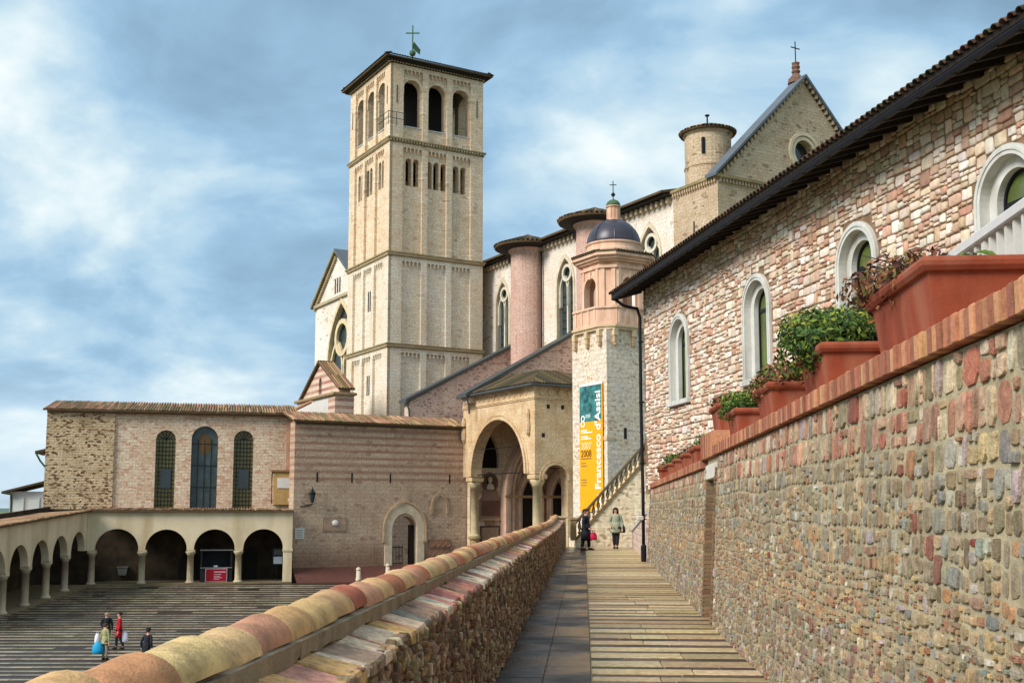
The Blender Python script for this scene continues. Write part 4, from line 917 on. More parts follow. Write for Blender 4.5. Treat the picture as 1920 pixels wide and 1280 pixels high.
while x < 5.5:
    hgt = min(4.0+e, (x+e)*4.6/3.6+.05); half_tile(st, (x, -e-.05, zr+.02), (x, -e+hgt, zr+.02+hgt*1.75/4.6), .13, .12, jit(R.choice(MO), .3), n=4); x += .3
y = -e+.15
while y < LA:
    hgt = min(3.0+e, (y+e)*3.6/4.6+.05); half_tile(st, (-e-.05, y, zr+.02), (-e+hgt, y, zr+.02+hgt*1.75/3.6), .13, .12, jit(R.choice(MO), .3), n=4); y += .3
st.build('roof_tiles', FARTILE, po, kind='stuff', recalc=False)
m = MB(); m.tube([(-e-.1, LA, zr-.12), (-e-.1, -e-.1, zr-.12), (6, -e-.1, zr-.12)], .13, 6); m.build('gutter', GREYSTEEL, po)
m = MB(); m.tube([(.6, LA-1.2, 8.9), (.6, 1, 8.9)], .05, 5); m.tube([(.6, LA-1.2, 11.2), (.6, 3.5, 11.2)], .035, 5); m.tube([(.8, .5, 9.2), (3.3, .5, 9.2)], .045, 5); m.build('tie_rod', IRON, po)
# inner wall of the porch: doors, ribs, tomb
yb = LA-.12
m = MB(); m.prism([(.4, -1), (13, -1), (13, 14.7), (.4, 14.7)], yb-.5, yb, holes=[arch(8.4, .4, 8.6, 7, 20, 6.4), arch(2.4, 9.6, 2.3, 10.4, 12, 2.6)]); m.build('inner_wall', masonry('lightened_porch_stone', lin(236, 214, 184), lin(226, 202, 170), lin(206, 180, 146), .9, .5, .012, stain=lin(200, 166, 126), ssc=.35, bump=.25), po)  # portal stone in a lighter colour, standing in for light inside the porch
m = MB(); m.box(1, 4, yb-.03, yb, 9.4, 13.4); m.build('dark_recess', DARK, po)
W0 = [9.6, 8.9, 8.2, 7.5, 6.8, 6.1]
for i, w in enumerate(W0):
    m = MB(); band(m, 8.4, .4, w-.62, w, 7.0, yb-1.7+i*.25, yb-.1, jit(lin(246, 230, 208) if i % 2 else lin(204, 166, 140), .06), n=24, ri=7.0-.36*i-.42, ro=7.0-.36*i); m.build('archivolt', FARSTONE, po)  # ring colours lightened as well, to brighten the dim porch
m = MB(); m.box(3.6, 13.2, yb-1.75, yb-1.5, 6.8, 7.05, lin(150, 118, 84)); m.build('impost_band', FARSTONE, po)
m = MB(); m.prism(arch(8.4, .4, 5.6, 7.0, 16, 4.6), yb-.12, yb-.02, lin(178, 148, 110), holes=[]); m.build('tympanum', FARSTONE, po)
for cx in (6.9, 10.35):
    dr = bpy.data.objects.new('door', None); COL.objects.link(dr); dr.parent = po
    m = MB(); m.prism(arch(cx, .4, 1.35, 6.4, 12, 2.0), yb-.2, yb-.15); m.build('leaf', DARK, dr)
    for i, w in enumerate((1.9, 2.5, 3.1)):
        m = MB(); band(m, cx, .4, w-.5, w, 6.5, yb-.35-.16*i, yb-.13, jit(lin(244, 226, 202) if i % 2 else lin(208, 172, 146), .06), n=18, ri=2.0+.4*i, ro=2.4+.4*i); m.build('door_archivolt', FARSTONE, dr)  # door rings take the lightened colours too
m = MB(); k = MB(); k.lathe([(.62, 0), (.55, .12), (.1, .13), (.03, .1)], 0, 0, 0, 14); m.add([(10.4+x, yb-.14-z, 10.6+y) for x, y, z in k.v], k.f, lin(120, 96, 72)); m.build('rose_ornament', FARSTONE, po)
tm = thing('wall_tomb', 'carved wall tomb with a bust in an oval niche inside the porch', 'tomb', Frame(*FPt.w(2.5, yb-.5).xy, -4, 1, .583))
k = MB(); k.lathe([(.85, 0), (.85, .14), (.62, .14), (.6, .02)], 0, 0, 0, 18, col=lin(120, 86, 66)); m = MB(); m.add([(x, -z, 8.2+y*1.15) for x, y, z in k.v], k.f, lin(120, 86, 66)); m.build('oval_frame', FARSTONE, tm)
k = MB(); k.lathe([(.7, 0), (.02, .02)], 0, 0, 0, 18); m = MB(); m.add([(x, -z-.01, 8.2+y*1.15) for x, y, z in k.v], k.f, lin(64, 48, 38)); m.build('niche', FARSTONE, tm)
m = MB(); m.lathe([(.36, 7.55), (.42, 7.75), (.3, 8.05), (.12, 8.15), (.2, 8.35), (.22, 8.55), (.14, 8.75), (.02, 8.8)], 0, -.12, 0, 12, col=lin(206, 190, 160)); m.build('bust', FARSTONE, tm, smooth=True)
m = MB(); m.prism([(-1.2, 4.9), (1.2, 4.9), (1.2, 6.6), (.9, 6.9), (.75, 7.5), (-.75, 7.5), (-.9, 6.9), (-1.2, 6.6)], -.18, 0, lin(150, 122, 104)); m.build('surround', FARSTONE, tm)
m = MB(); m.box(-.95, .95, -.22, -.17, 5.15, 6.55, lin(112, 78, 66)); m.build('inscription_slab', FARSTONE, tm)
m = MB(); m.box(-1.3, 1.3, -.3, 0, 4.7, 4.9, lin(170, 140, 110)); m.box(-.5, .5, -.2, 0, 4.3, 4.7, lin(150, 120, 92)); m.build('shelf', FARSTONE, tm)
m = MB(); m.box(-1.05, 1.05, -.12, 0, 2.6, 4.2, lin(90, 66, 54)); m.box(-.9, .9, -.15, -.1, 2.75, 4.05, lin(160, 134, 112)); m.build('lower_slab', FARSTONE, tm)
# ------------------------------------------------------------------ arcades round the piazza
c1 = at(165, 955, 92); FAr = Frame(c1.x, c1.y, -4.45, 1, .25)
def arcade(t, spans, cols, piers, zc, zt, th, xf, L0, L1, r=.27):
    pts = [(L0, zc)]
    for c, w in spans: pts += [(c-w/2, zc)]+arch(c, zc, w, zc+.02, 18)[2:][::-1]+[(c+w/2, zc)]
    pts += [(L1, zc), (L1, zt), (L0, zt)]
    m = MB(); m.prism(pts, 0, th, xf=xf); m.build('wall', PLASTER, t)
    for x in cols:
        c = MB(); col_shaft(c, x, th/2, .12, zc-.15, r, 12, jit(lin(186, 168, 138), .12), .9, xf); o = c.build('column', FARSTONE, t, smooth=True)
        m = MB(); m.box(x-.34, x+.34, -.03, th+.03, zc-.16, zc, lin(190, 172, 140), xf=xf); m.build('capital', FARSTONE, o)
    for x, w in piers:
        m = MB(); m.box(x-w/2, x+w/2, .001, th, .1, zc+.001, xf=xf); o = m.build('pier', PLASTER, t); m = MB(); m.box(x-w/2-.06, x+w/2+.06, -.06, th+.05, zc-.2, zc+.003, lin(200, 184, 150), xf=xf); m.build('capital', FARSTONE, o)
    m = MB(); m.box(L0, L1, -.25, 4.3, -.6, .12, lin(120, 104, 78), xf=xf); m.build('plinth', FARSTONE, t)
    m = MB(); m.box(L0, L1, th, 4.4, zt-.5, zt-.35, xf=xf); m.build('ceiling', PLASTER, t)
ar = thing('front_arcade', 'cream plastered arcade of four wide arches below the oratory', 'arcade', FAr)
arcade(ar, [(2.32, 3.42), (6.2, 3.3), (10.06, 3.3), (14.05, 3.3)], [4.33, 8.17, 12.04, .42], [(16.08, .72)], 2.86, 6.05, .55, ident, 0, 16.45)
m = MB(); m.box(-4.4, 16.4, 4.3, 4.45, -.6, 6.2); m.box(16.2, 16.44, .56, 4.3, 0, 5.6); m.build('back_wall', plain('shaded_arcade_plaster', lin(36, 30, 24), .95, c2=lin(80, 66, 48), sc=.9, bump=.3), ar)  # plaster coloured near black: the deep shade under the arches is painted in
tile_roof(ar, ident, -.3, 16.5, -.3, 6.08, 4.5, 6.22, .23, .095)
for x, w, h in ((8.05, 2.0, 2.0), (13.1, 1.2, 2.6)):
    m = MB(); m.prism(arch(x, .13, w, h-w*.25, 12), 4.27, 4.3); m.build('dark_doorway', DARK, ar)
LL = 28.0; FL = Frame(c1.x-.05*-LL*0+.05*LL, c1.y-LL, -4.45, -.05, 1)
sh = lambda x, y, z: (x, y, z+.055*(x-LL))
al = thing('side_arcade', 'cream plastered arcade of narrow arches sloping down along the piazza edge', 'arcade', FL)
arcade(al, [(2+4*i, 3.25) for i in range(7)], [4*i for i in range(1, 7)], [(.25, .5)], 2.86, 6.05, .55, sh, 0, LL)
m = MB(); m.box(0, LL+4.4, 4.3, 4.45, -.6, 6.2, xf=sh); m.build('back_wall', MATS['shaded_arcade_plaster'], al)  # same plaster with the arcade shade in its colour
tile_roof(al, sh, -.2, LL+.2, -.3, 6.08, 4.5, 5.7, .23, .095)
# oratory above the arcade
fo = FAr.w(0, 4.5); FO = Frame(fo.x, fo.y, -4.45, 1, .25)
orat = thing('oratory', 'tall pale stone oratory with three arched leaded windows above the arcade', 'building', FO)
OW = [(5.65, 1.66, 13.05), (8.93, 2.25, 13.45), (12.26, 1.69, 13.12)]
m = MB(); m.prism([(1.4, -1), (16.5, -1), (16.5, 14.6), (1.4, 14.6)], 0, .6, holes=[arch(c, 6.2, w, t-w/2, 16) for c, w, t in OW]); m.box(1.4, 16.5, .6, 10, -1, 5); m.box(16.0, 16.5, .6, 9, 5, 14.6); m.build('wall', ORATORY, orat)
m = MB(); m.box(-4.1, 1.4, -.18, 9, -1, 14.6); m.build('rough_wall', RUBBLE, orat, label='rougher brown speckled stone section of the oratory')
m = MB(); m.box(15.95, 16.52, -.05, .6, 9.7, 14.6, lin(196, 150, 122)); m.build('quoin_strip', FARSTONE, orat)
m = MB(); m.box(14.95, 16.62, -.35, .0, 6.6, 9.5, lin(186, 150, 92)); m.box(14.7, 16.9, -.5, 0, 9.5, 9.66, lin(150, 116, 84)); m.build('annex_box', FARSTONE, orat)
m = MB(); m.box(15.25, 16.4, -.4, -.34, 8.05, 8.95, lin(222, 216, 208)); m.build('white_panel', PAINT, orat)
m = MB(); m.tube([(14.9, -.4, 9.6), (14.78, -.15, 9.2), (14.78, -.15, 6.7)], .05, 6); m.build('downpipe', IRON, orat)
for i, (c, w, t) in enumerate(OW):
    wn = bpy.data.objects.new('window', None); COL.objects.link(wn); wn.parent = orat; zs = t-w/2
    m = MB(); m.prism(arch(c, 6.2, w, zs, 16), .40, .42); m.build('pane', BLUEGLASS if i == 1 else OLIVEGLASS, wn)
    m = MB()
    nx = 6 if i != 1 else 4
    for j in range(1, nx): m.box(c-w/2+w*j/nx-.025, c-w/2+w*j/nx+.025, .34, .39, 6.2, zs)
    z = 6.2
    while z < zs+.1: m.box(c-w/2, c+w/2, .335, .385, z-.025, z+.025); z += (.36 if i != 1 else 1.9)
    for j in range(1, 6 if i != 1 else 1): m.tube([(c, .36, zs), (c+w/2*math.cos(PI*j/6), .36, zs+w/2*math.sin(PI*j/6))], .025, 4)
    m.build('glazing_bars', IRON, wn)
    if i != 1: m = MB(); m.box(c-w*.22, c+w*.3, .28, .33, 8.0, 9.7); m.build('casement', GLASS, wn)
    else: m = MB(); m.lathe([(.8, 0), (.02, .05)], 0, 0, 0, 14); m.v = [(c+x*.7, .39-z, 11.9+y*1.2) for x, y, z in m.v]; m.c = [lin(96, 72, 40)]*len(m.v); m.build('glass_figure', PAINT, wn)
tile_roof(orat, ident, -4.4, 16.9, -.6, 14.66, 6.0, 15.9, .23, .1)
m = MB(); m.box(-4.1, 16.5, -.35, 0, 14.4, 14.6, lin(120, 96, 74)); m.build('eave_moulding', FARSTONE, orat)
sc = thing('security_camera', 'white security camera on the corner of the oratory above the arcade', 'camera', Frame(*FAr.w(16.35, 3.6).xy, 2.3, 1, .25))
m = MB(); m.box(-.2, .35, -.7, -.45, .1, .35, lin(236, 234, 230), bev=.04); m.build('housing', PAINT, sc); m = MB(); m.tube([(.1, -.5, .2), (.1, .2, -.1), (.1, .55, -.1)], .04, 6, lin(220, 220, 216)); m.build('bracket', PAINT, sc)
# kiosk and boards under the arcade
kf = FAr.px(410, 1090, 1.2)
ks = thing('ticket_kiosk', 'dark kiosk with a red and white notice panel under the arcade', 'kiosk', Frame(*FAr.w(10.25, 1.0).xy, -4.33, 1, .25))
m = MB(); m.box(-1.3, 1.3, .15, 1.8, .0, 1.15, (.015, .015, .018)); m.box(-1.3, -1.15, .15, 1.8, 1.15, 2.6, (.015, .015, .018)); m.box(1.15, 1.3, .15, 1.8, 1.15, 2.6, (.015, .015, .018)); m.box(-1.3, 1.3, 1.7, 1.8, 1.15, 2.6, (.015, .015, .018)); m.build('cabin', PAINT, ks)
m = MB(); m.box(-1.35, 1.35, .1, 1.85, 2.6, 2.68, lin(150, 150, 146)); m.build('roof', PAINT, ks)
m = MB(); m.box(-1.3, 1.3, .02, .5, 1.15, 1.2, lin(150, 150, 146)); m.build('counter', PAINT, ks)
m = MB(); m.box(-.88, .9, .04, .13, .02, 1.12, lin(214, 196, 196)); m.build('panel_frame', PAINT, ks); m = MB(); m.box(-.82, .84, .02, .05, .07, 1.07, lin(168, 16, 40)); m.build('red_panel', PAINT, ks)
for z, w in ((.78, .95), (.6, .62), (.45, .5), (.33, .68), (.2, .45)):
    m = MB(); m.box(-.18, -.18+w, .012, .022, z, z+(.1 if z > .7 else .06), lin(226, 170, 180)); m.build('text_line', PAINT, ks)
m = MB(); m.box(-.22, .12, .25, .4, 1.2, 1.36, lin(220, 222, 220), bev=.03); m.build('white_device', PAINT, ks)
nb = thing('notice_board', 'dark framed notice board with white sheet under the last arch', 'notice board', Frame(*FAr.w(15.2, 1.6).xy, -2.9, 1, .25))
m = MB(); m.box(-.35, .6, 0, .08, -.1, 1.35, (.01, .01, .012)); m.build('frame', PAINT, nb); m = MB(); m.box(-.22, .5, -.02, .0, 0, .6, lin(196, 204, 216)); m.build('sheet', PAINT, nb); m = MB(); m.box(-.2, .46, -.02, 0, .75, 1.2, lin(92, 92, 90)); m.build('picture', PAINT, nb)
m = MB(); m.tube([(.1, .12, -1.5), (.1, .12, .2)], .05, 6); m.build('post', IRON, nb)
ns = thing('wall_sign', 'small white sign on the striped wall beside the arcade pier', 'sign', Frame(*FS.w(.25, -.05).xy, -.8, 1, .583))
m = MB(); m.box(-.1, .75, -.06, 0, 0, .95, lin(204, 200, 190), bev=.01); m.build('board', PAINT, ns); m = MB()
for i in range(4): m.box(.05, .6, -.066, -.058, .15+i*.18, .21+i*.18, lin(130, 126, 118))
m.build('text_lines', PAINT, ns)
bn = thing('stone_basin', 'small pale basin fixed on the back wall under the first wide arch', 'basin', Frame(*FAr.w(2.5, 4.2).xy, -4.33, 1, .25))
m = MB(); m.prism([(-.3, .5), (.3, .5), (.42, 1.15), (-.42, 1.15)], -.3, .08, lin(112, 114, 110)); m.build('bowl', FARSTONE, bn); m = MB(); m.box(-.46, .46, -.34, .08, 1.15, 1.22, lin(124, 126, 122)); m.build('rim', FARSTONE, bn)
# the house at the far left
hp = at(52, 955, 112); FH = Frame(hp.x, hp.y, -4.4, 1, .25)
hs = thing('small_house', 'small house with pale wall and green gutter left of the oratory', 'house', FH)
m = MB(); m.box(-1.7, 1.9, 0, 6, -1, 7.9); m.build('wall', PALEPL, hs)
m = MB(); m.prism([(-2.4, 7.9), (2.4, 9.2), (2.4, 9.0), (-2.4, 7.7)], -.6, 6.5); m.build('roof', MOSSROOF, hs)
m = MB(); m.tube([(-2.4, -.55, 7.75), (-1.5, -.4, 7.6), (-1.55, -.08, 7.2), (-1.55, -.08, 4)], .1, 6); m.build('gutter', GREENCU, hs)
for x in (-.9, .55):
    m = MB(); m.box(x-.55, x+.55, -.06, .02, 4.4, 7.3); o = m.build('window', PALEPL, hs); m = MB(); m.box(x-.5, x+.5, -.08, -.06, 4.5, 7.1); m.build('blind', WHITE, o)
eh = thing('eaves_house', 'dark projecting eaves of a house behind the rough oratory wall', 'house', Frame(*at(100, 955, 118).xy, -4.4, 1, .25))
m = MB(); m.box(-.9, 4, .2, 5, 0, 12.6); m.build('wall', PALEPL, eh); m = MB(); m.prism([(-2.0, 12.2), (4, 13.7), (4, 13.4), (-2.0, 11.95)], -.4, 5); m.build('roof', MOSSROOF, eh); m = MB(); m.tube([(-1.9, -.4, 12), (-1.5, -.2, 11.2), (-.8, 0, 10.3)], .1, 6); m.build('gutter', GREENCU, eh)
# ------------------------------------------------------------------ great bell tower
C0 = at(725, 955, 116); FT = Frame(C0.x-.15, C0.y, -4, 1, .583); TW = 11.35
bt = thing('bell_tower', 'tall square pale stone bell tower with open arches at the top', 'bell tower', FT)
LV = [0, 22.95, 32.75, 45.2, 53.9]                        # floor lines
CW, LW = 1.55, .66                                         # corner strips, inner strips
RW = (TW-2*CW-2*LW)/3
rec = [CW, CW+RW+LW, CW+2*RW+2*LW]
IN = .3
for si in range(4):
    z0, z1 = LV[si], LV[si+1]; m = MB(); st = MB()
    for k in range(4):
        f = side_xf(k, TW, TW); e = 0 if k % 2 == 0 else 1.2
        holes = []
        if si == 2:
            for j, r0 in enumerate(rec):
                c = r0+RW/2
                if j == 1: holes += [arch(c+d, 40.3, .72, 43.0, 8) for d in (-.88, 0, .88)]
                else: holes += [arch(c+d+(.1 if j == 0 else -.1), 40.3, .72, 43.0, 8) for d in (-.45, .45)]
        if si == 3: holes = [arch(r0+RW/2, 46.9, RW-.22, 51.1, 14) for r0 in rec]
        m.prism([(e+IN, z0 if si else -2), (TW-e-IN, z0 if si else -2), (TW-e-IN, z1), (e+IN, z1)], IN, 1.2, holes=holes, xf=f)
        for a, b_ in ((0, CW), (CW+RW, CW+RW+LW), (CW+2*RW+LW, CW+2*RW+2*LW), (TW-CW, TW)):
            if k % 2 and a == 0: a = .0
            st.box(a+(.002*(k % 2)), b_, .002*(k % 2), IN+.02, z0 if si else -2, z1-.35, xf=f)
        st.box(.003, TW-.003, .003, IN+.02, z1-.56, z1-.35, xf=f)
        for r0 in rec:                                     # frieze of little arches
            n = 5; w = RW/n; pts = [(r0, z1-.56), (r0, z1-1.0)]
            for i in range(n):
                cxx = r0+w*(i+.5); pts += [(cxx-w*.4, z1-1.24), (cxx-w*.4, z1-.95)]+[(cxx-w*.4*math.cos(PI*j/5), z1-.95+w*.4*math.sin(PI*j/5)) for j in range(1, 5)]+[(cxx+w*.4, z1-.95), (cxx+w*.4, z1-1.24)]
            pts = [(r0, z1-.56), (r0, z1-1.24)]+[p for p in pts[2:]]+[(r0+RW, z1-1.24), (r0+RW, z1-.56)]
            fz = MB(); fz.prism(pts, .02, IN+.02, xf=f); fz.build('corbel_frieze', TOWERLOW if si < 2 else TOWER, bt)
    tmat = TOWERLOW if si < 2 else TOWER; m.build('shaft', tmat, bt); st.build('pilaster_strips', tmat, bt)
    m = MB(); o_ = .28
    m.box(-.1, TW+.1, -.1, TW+.1, z1-.36, z1-.22); m.box(-o_, TW+o_, -o_, TW+o_, z1-.06, z1+.1); 
    if si < 3: m.build('cornice', plain('mossy_cornice_%d' % si, lin(140, 124, 86), .9, amt=.3, sc=1.2, bump=.3), bt)
    m = MB(); n = 34
    if si in (2, 3):
        for k in range(4):
            f = side_xf(k, TW, TW)
            for i in range(n): u = -.1+(TW+.2)*(i+.25)/n; m.box(u, u+.17, -.22, 0, z1-.22, z1-.06, xf=f)
    else: m.box(-.16, TW+.16, -.16, TW+.16, z1-.22, z1-.06)
    m.build('dentils', TOWER, bt)
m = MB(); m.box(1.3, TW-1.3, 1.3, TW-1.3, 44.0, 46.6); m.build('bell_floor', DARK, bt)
m = MB(); m.box(3.0, TW-2.6, 3.0, TW-2.6, 46.6, 53.4); m.build('added_dark_core', DARK, bt)  # dark block added to blacken the bell openings and hide the sky behind
for k in (0, 1):
    f = side_xf(k, TW, TW)
    for j, r0 in enumerate(rec):
        c = r0+RW/2
        for d in ((-.44, .44) if j == 1 else (.1 if j == 0 else -.1,)):
            m = MB(); col_shaft(m, c+d, .5, 40.3, 43.05, .1, 8, lin(216, 200, 170), 1.2, f); m.build('colonnette', FARSTONE, bt, smooth=True)
        m = MB(); band(m, c, 50.4, RW-.24, RW+.14, 51.1, IN-.1, IN+.05, n=18, xf=f); m.build('arch_moulding', TOWER, bt)
        m = MB(); m.box(c-RW/2+.1, c+RW/2-.1, IN-.08, IN+.9, 46.78, 46.9, xf=f); m.build('arch_sill', FARSTONE, bt)
for u in (4.6, 6.75):                                      # slits in the shaded face
    for z in (27.4,): pass
f = side_xf(1, TW, TW)
for z0, z1 in ((27.2, 29.5), (18.0, 20.2)):
    for d in (-.25, .25):
        m = MB(); m.prism(arch(TW/2+d, z0, .3, z1-.15, 6), IN-.012, IN+.3, (.012, .01, .008), xf=f); m.build('slit_window', PAINT, bt)
for k in (0, 1):
    f = side_xf(k, TW, TW)
    for u in (.72, TW-.85):
        m = MB(); m.box(u, u+.1, -.05, .01, 49.2, 51.2, (.05, .045, .04), xf=f); m.build('iron_tie', PAINT, bt)
e = .8
m = MB(); m.add([(-e, -e, 54.1), (TW+e, -e, 54.15), (TW+e, TW+e, 54.15), (-e, TW+e, 54.15), (TW/2, TW/2, 56.2), (-e, -e, 54.0), (TW+e, -e, 54.0), (TW+e, TW+e, 53.95), (-e, TW+e, 53.95)],
    [(0, 1, 4), (1, 2, 4), (2, 3, 4), (3, 0, 4), (0, 5, 6, 1), (1, 6, 7, 2), (2, 7, 8, 3), (3, 8, 5, 0), (8, 7, 6, 5)]); rf = m.build('roof', MOSSROOF, bt)
m = MB()
for k in range(4):
    f = side_xf(k, TW, TW); x = -e
    while x < TW+e: half_tile(m, f(x, -e-.08, 54.16), f(x, -e+.6, 54.4), .13, .11, jit(R.choice(MO), .3), n=4); x += .3
m.build('eave_tiles', FARTILE, rf, kind='stuff')
m = MB(); m.box(-.5, TW+.5, -.5, TW+.5, 53.75, 53.95); m.build('soffit', WOOD, rf)
cross_finial(bt, TW*.42, TW*.42, 56.0, 4.6, GREENCU, .07, .38)
m = MB(); m.tube([(TW*.42+.34*math.cos(a), TW*.42-.34*math.sin(a), 59.7+.62*math.sin(b_)) for a, b_ in [(0, 0)]]*2, .01, 4) if False else None
m = MB(); m.prism([(0, 57.9), (.9, 57.3), (1.0, 57.9), (.15, 58.7)], -.02, .02, xf=lambda x, y, z: (TW*.42+x, TW*.42+y, z)); m.build('weather_vane', GREENCU, bt)
m = MB()
for z in (47.3, 48.0): m.tube([(-.35, 2.4, z), (-.35, -.35, z), (1.6, -.35, z)], .035, 5)
for x, y in ((-.35, 2.4), (-.35, 1), (-.35, -.35), (.6, -.35), (1.6, -.35)): m.tube([(x, y, 46.5), (x, y, 48)], .035, 5)
m.build('corner_railing', IRON, bt)
# ------------------------------------------------------------------ upper church: nave, buttress turrets, front gable
n0 = FT.w(TW+1.5, 0); FN = Frame(n0.x, n0.y, -4, .583, -1)
nv = thing('church_nave', 'high pale church nave wall with tall pointed windows and round buttresses', 'church', FN)
NW = [(1.9, 3.0, 20.5, 30.7), (14.5, 3.2, 20.5, 30.9), (28.3, 3.2, 20.5, 31.05)]; XN = FN.px(1262, 370)[0]; XC = FN.px(1345, 325)[0]
hol = [arch(c, z0, w, t-w*.95, 16, w*.95) for c, w, z0, t in NW]
m = MB(); m.prism([(-14, -2), (XN, -2), (XN, 33.0), (-14, 33.0)], 0, 1.2, holes=hol); m.build('wall', CHURCH, nv)
for c, w, z0, t in NW:
    wn = bpy.data.objects.new('window', None); COL.objects.link(wn); wn.parent = nv; zs = t-w*.95
    m = MB(); band(m, c, z0, w-.25, w+.3, zs, -.12, .25, lin(206, 192, 166), n=18, ri=(w-.25)*.95, ro=(w+.3)*.95); m.build('surround', FARSTONE, wn)
    m = MB(); m.prism(arch(c, z0, w-.2, zs, 16, (w-.2)*.95), .55, .6); m.build('pane', BLUEGLASS, wn)
    m = MB(); lw_ = (w-.3)/2
    m.box(c-.12, c+.12, .2, .5, z0, zs, lin(208, 200, 180))
    for d in (-1, 1): band(m, c+d*lw_/2, zs-2.0, lw_-.28, lw_+.05, zs-.3, .2, .5, lin(208, 200, 180), n=12, ri=lw_*.9, ro=lw_*1.1)
    k = MB(); k.lathe([(lw_*.62, 0), (lw_*.62, .2), (lw_*.42, .2), (lw_*.42, 0)], 0, 0, 0, 16, cap=False); m.add([(c+x, .3-z, zs+w*.42+y) for x, y, z in k.v], k.f, lin(208, 200, 180))
    m.build('tracery', FARSTONE, wn)
    m = MB(); z = z0
    while z < zs-.5: m.box(c-w/2+.15, c+w/2-.15, .5, .54, z, z+.06); z += .8
    m.build('glazing_bars', IRON, wn)
m = MB(); m.prism([(-1.3, 33.15), (1.0, 33.7), (9, 34.6), (9, 34.4), (1.0, 33.4), (-1.3, 32.95)], -14, XN, xf=lambda a, b_, c_: (b_, a, c_)); m.build('roof', MOSSROOF, nv)
m = MB(); m.box(-14, XN, -1.0, 0, 32.75, 32.9); m.build('soffit', WOOD, nv)
m = MB(); x = -13.8
while x < XN: m.box(x, x+.3, -.45, 0, 32.2, 32.7, lin(176, 158, 132)); x += .75
m.build('corbel_table', FARSTONE, nv)
for px in (987, 1116):
    x = FN.pxx(px, -.9); bz = bpy.data.objects.new('round_buttress', None); COL.objects.link(bz); bz.parent = nv
    m = MB(); m.lathe([(1.78, 8), (1.78, 32.3), (2.0, 32.4), (2.1, 32.7)], x, -.7, 0, 28); m.build('shaft', PINKTURRET, bz, smooth=False)
    m = MB(); m.lathe([(3.45, 32.72), (3.5, 32.85), (3.45, 32.95), (.02, 34.35)], x, -.7, 0, 28); m.build('cone_roof', MOSSROOF, bz)
    m = MB()
    for i in range(46):
        a = 2*PI*i/46; half_tile(m, (x+3.55*math.cos(a), -.7+3.55*math.sin(a), 32.93), (x+1.2*math.cos(a), -.7+1.2*math.sin(a), 33.87), .15, .05, jit(R.choice(MO+[lin(150, 112, 80)]), .3), n=4)
    m.build('cone_tiles', FARTILE, bz, kind='stuff')
    m = MB(); m.lathe([(3.4, 32.70), (2.0, 32.55)], x, -.7, 0, 28, cap=False); m.build('cone_soffit', WOOD, bz)
    m = MB(); m.box(x-1.3, x-.9, -2.35, -2.0, 31.3, 31.9, (.01, .01, .01)); m.build('slit', PAINT, bz)
    m = MB(); m.tube([(x+2.0, -.25, 32.5), (x+2.0, -.25, 14)], .1, 6); m.build('downpipe', IRON, nv)
# corner block and screen gable
cc = FN.w(XC, 0); FF = Frame(cc.x, cc.y, -4, 1, .583)
ga = thing('church_facade', 'pale stone church gable with oculus and corner block above the roof', 'facade', FF)
BL = XC-XN
m = MB(); m.box(0, 4.7, .8, BL, -2, 33.0); m.build('corner_block', FACADE, ga)
m = MB(); m.prism([(0.0, -2), (20, -2), (20, 33.1), (10.02, 43.1), (0.0, 33.1)], 0, .8, holes=[[(9.9+1.15*math.cos(2*PI*i/20), 36.6+1.15*math.sin(2*PI*i/20)) for i in range(20)]]); m.build('gable_wall', FACADE, ga)
for r, w, y in ((1.15, .3, -.1), (1.55, .3, -.18)):
    m = MB(); o_ = [(9.9+(r+w)*math.cos(2*PI*i/28), 36.6+(r+w)*math.sin(2*PI*i/28)) for i in range(28)]; i_ = [(9.9+r*math.cos(2*PI*i/28), 36.6+r*math.sin(2*PI*i/28)) for i in range(28)]
    m.prism(o_, y, .3, lin(204, 188, 158), holes=[i_]); m.build('oculus_ring', FARSTONE, ga)
m = MB(); m.prism([(9.9+1.2*math.cos(2*PI*i/20), 36.6+1.2*math.sin(2*PI*i/20)) for i in range(20)], .7, .75); m.build('oculus_pane', GLASS, ga)
for s in (0, 1):
    g = (lambda x, y, z: (x, y, z)) if s == 0 else (lambda x, y, z: (20.04-x, y, z))
    m = MB(); m.prism([(-.5, 33.0), (10.02, 43.4), (10.02, 43.7), (-.5, 33.25)], -.45, 1.0, xf=g); m.build('gable_roof', LEAD, ga)
    m = MB()
    for i in range(26): t = (i+.5)/26; m.box(-.02+10*t-.1, -.02+10*t+.1, -.3, 0, 33.0+10.5*t-.35, 33.0+10.5*t, lin(170, 148, 118), xf=g)
    m.build('raking_corbels', FARSTONE, ga)
m = MB(); m.box(-.3, 4.9, -.35, BL+.3, 32.95, 33.2); m.build('block_cornice', MATS['mossy_cornice_1'], ga)
m = MB()
for i in range(14): m.box(.1+i*.34, .3+i*.34, -.22, 0, 32.6, 32.95, lin(176, 152, 120))
for i in range(20): m.box(-.22, 0, .1+i*.32, .28+i*.32, 32.6, 32.95, lin(176, 152, 120))
m.build('corbel_table', FARSTONE, ga)
m = MB(); m.box(-.012, .1, 3.0, 3.18, 28.7, 29.9, (.01, .01, .01)); m.build('slit', PAINT, ga)
m = MB(); m.lathe([(.75, 43.2), (.7, 43.6), (.42, 43.9), (.28, 44.1), (.4, 44.3), (.28, 44.5), (.38, 44.7), (.3, 44.9), (.36, 45.1), (.1, 45.2)], 10.02, .8, 0, 12, col=lin(116, 86, 70)); m.build('finial', FARSTONE, ga)
m = MB(); m.tube([(10.02, .8, 45.0), (10.02, .8, 47.1)], .05, 6); m.tube([(9.5, .8, 46.5), (10.54, .8, 46.5)], .05, 6); m.build('cross', IRON, ga)
tp = FF.loc(*at(1341, 955, 96.5).xy); rt = thing('round_turret', 'round stone stair turret with tiled cap beside the church gable', 'turret', Frame(*FF.w(*tp).xy, -4.7, 1, .583))
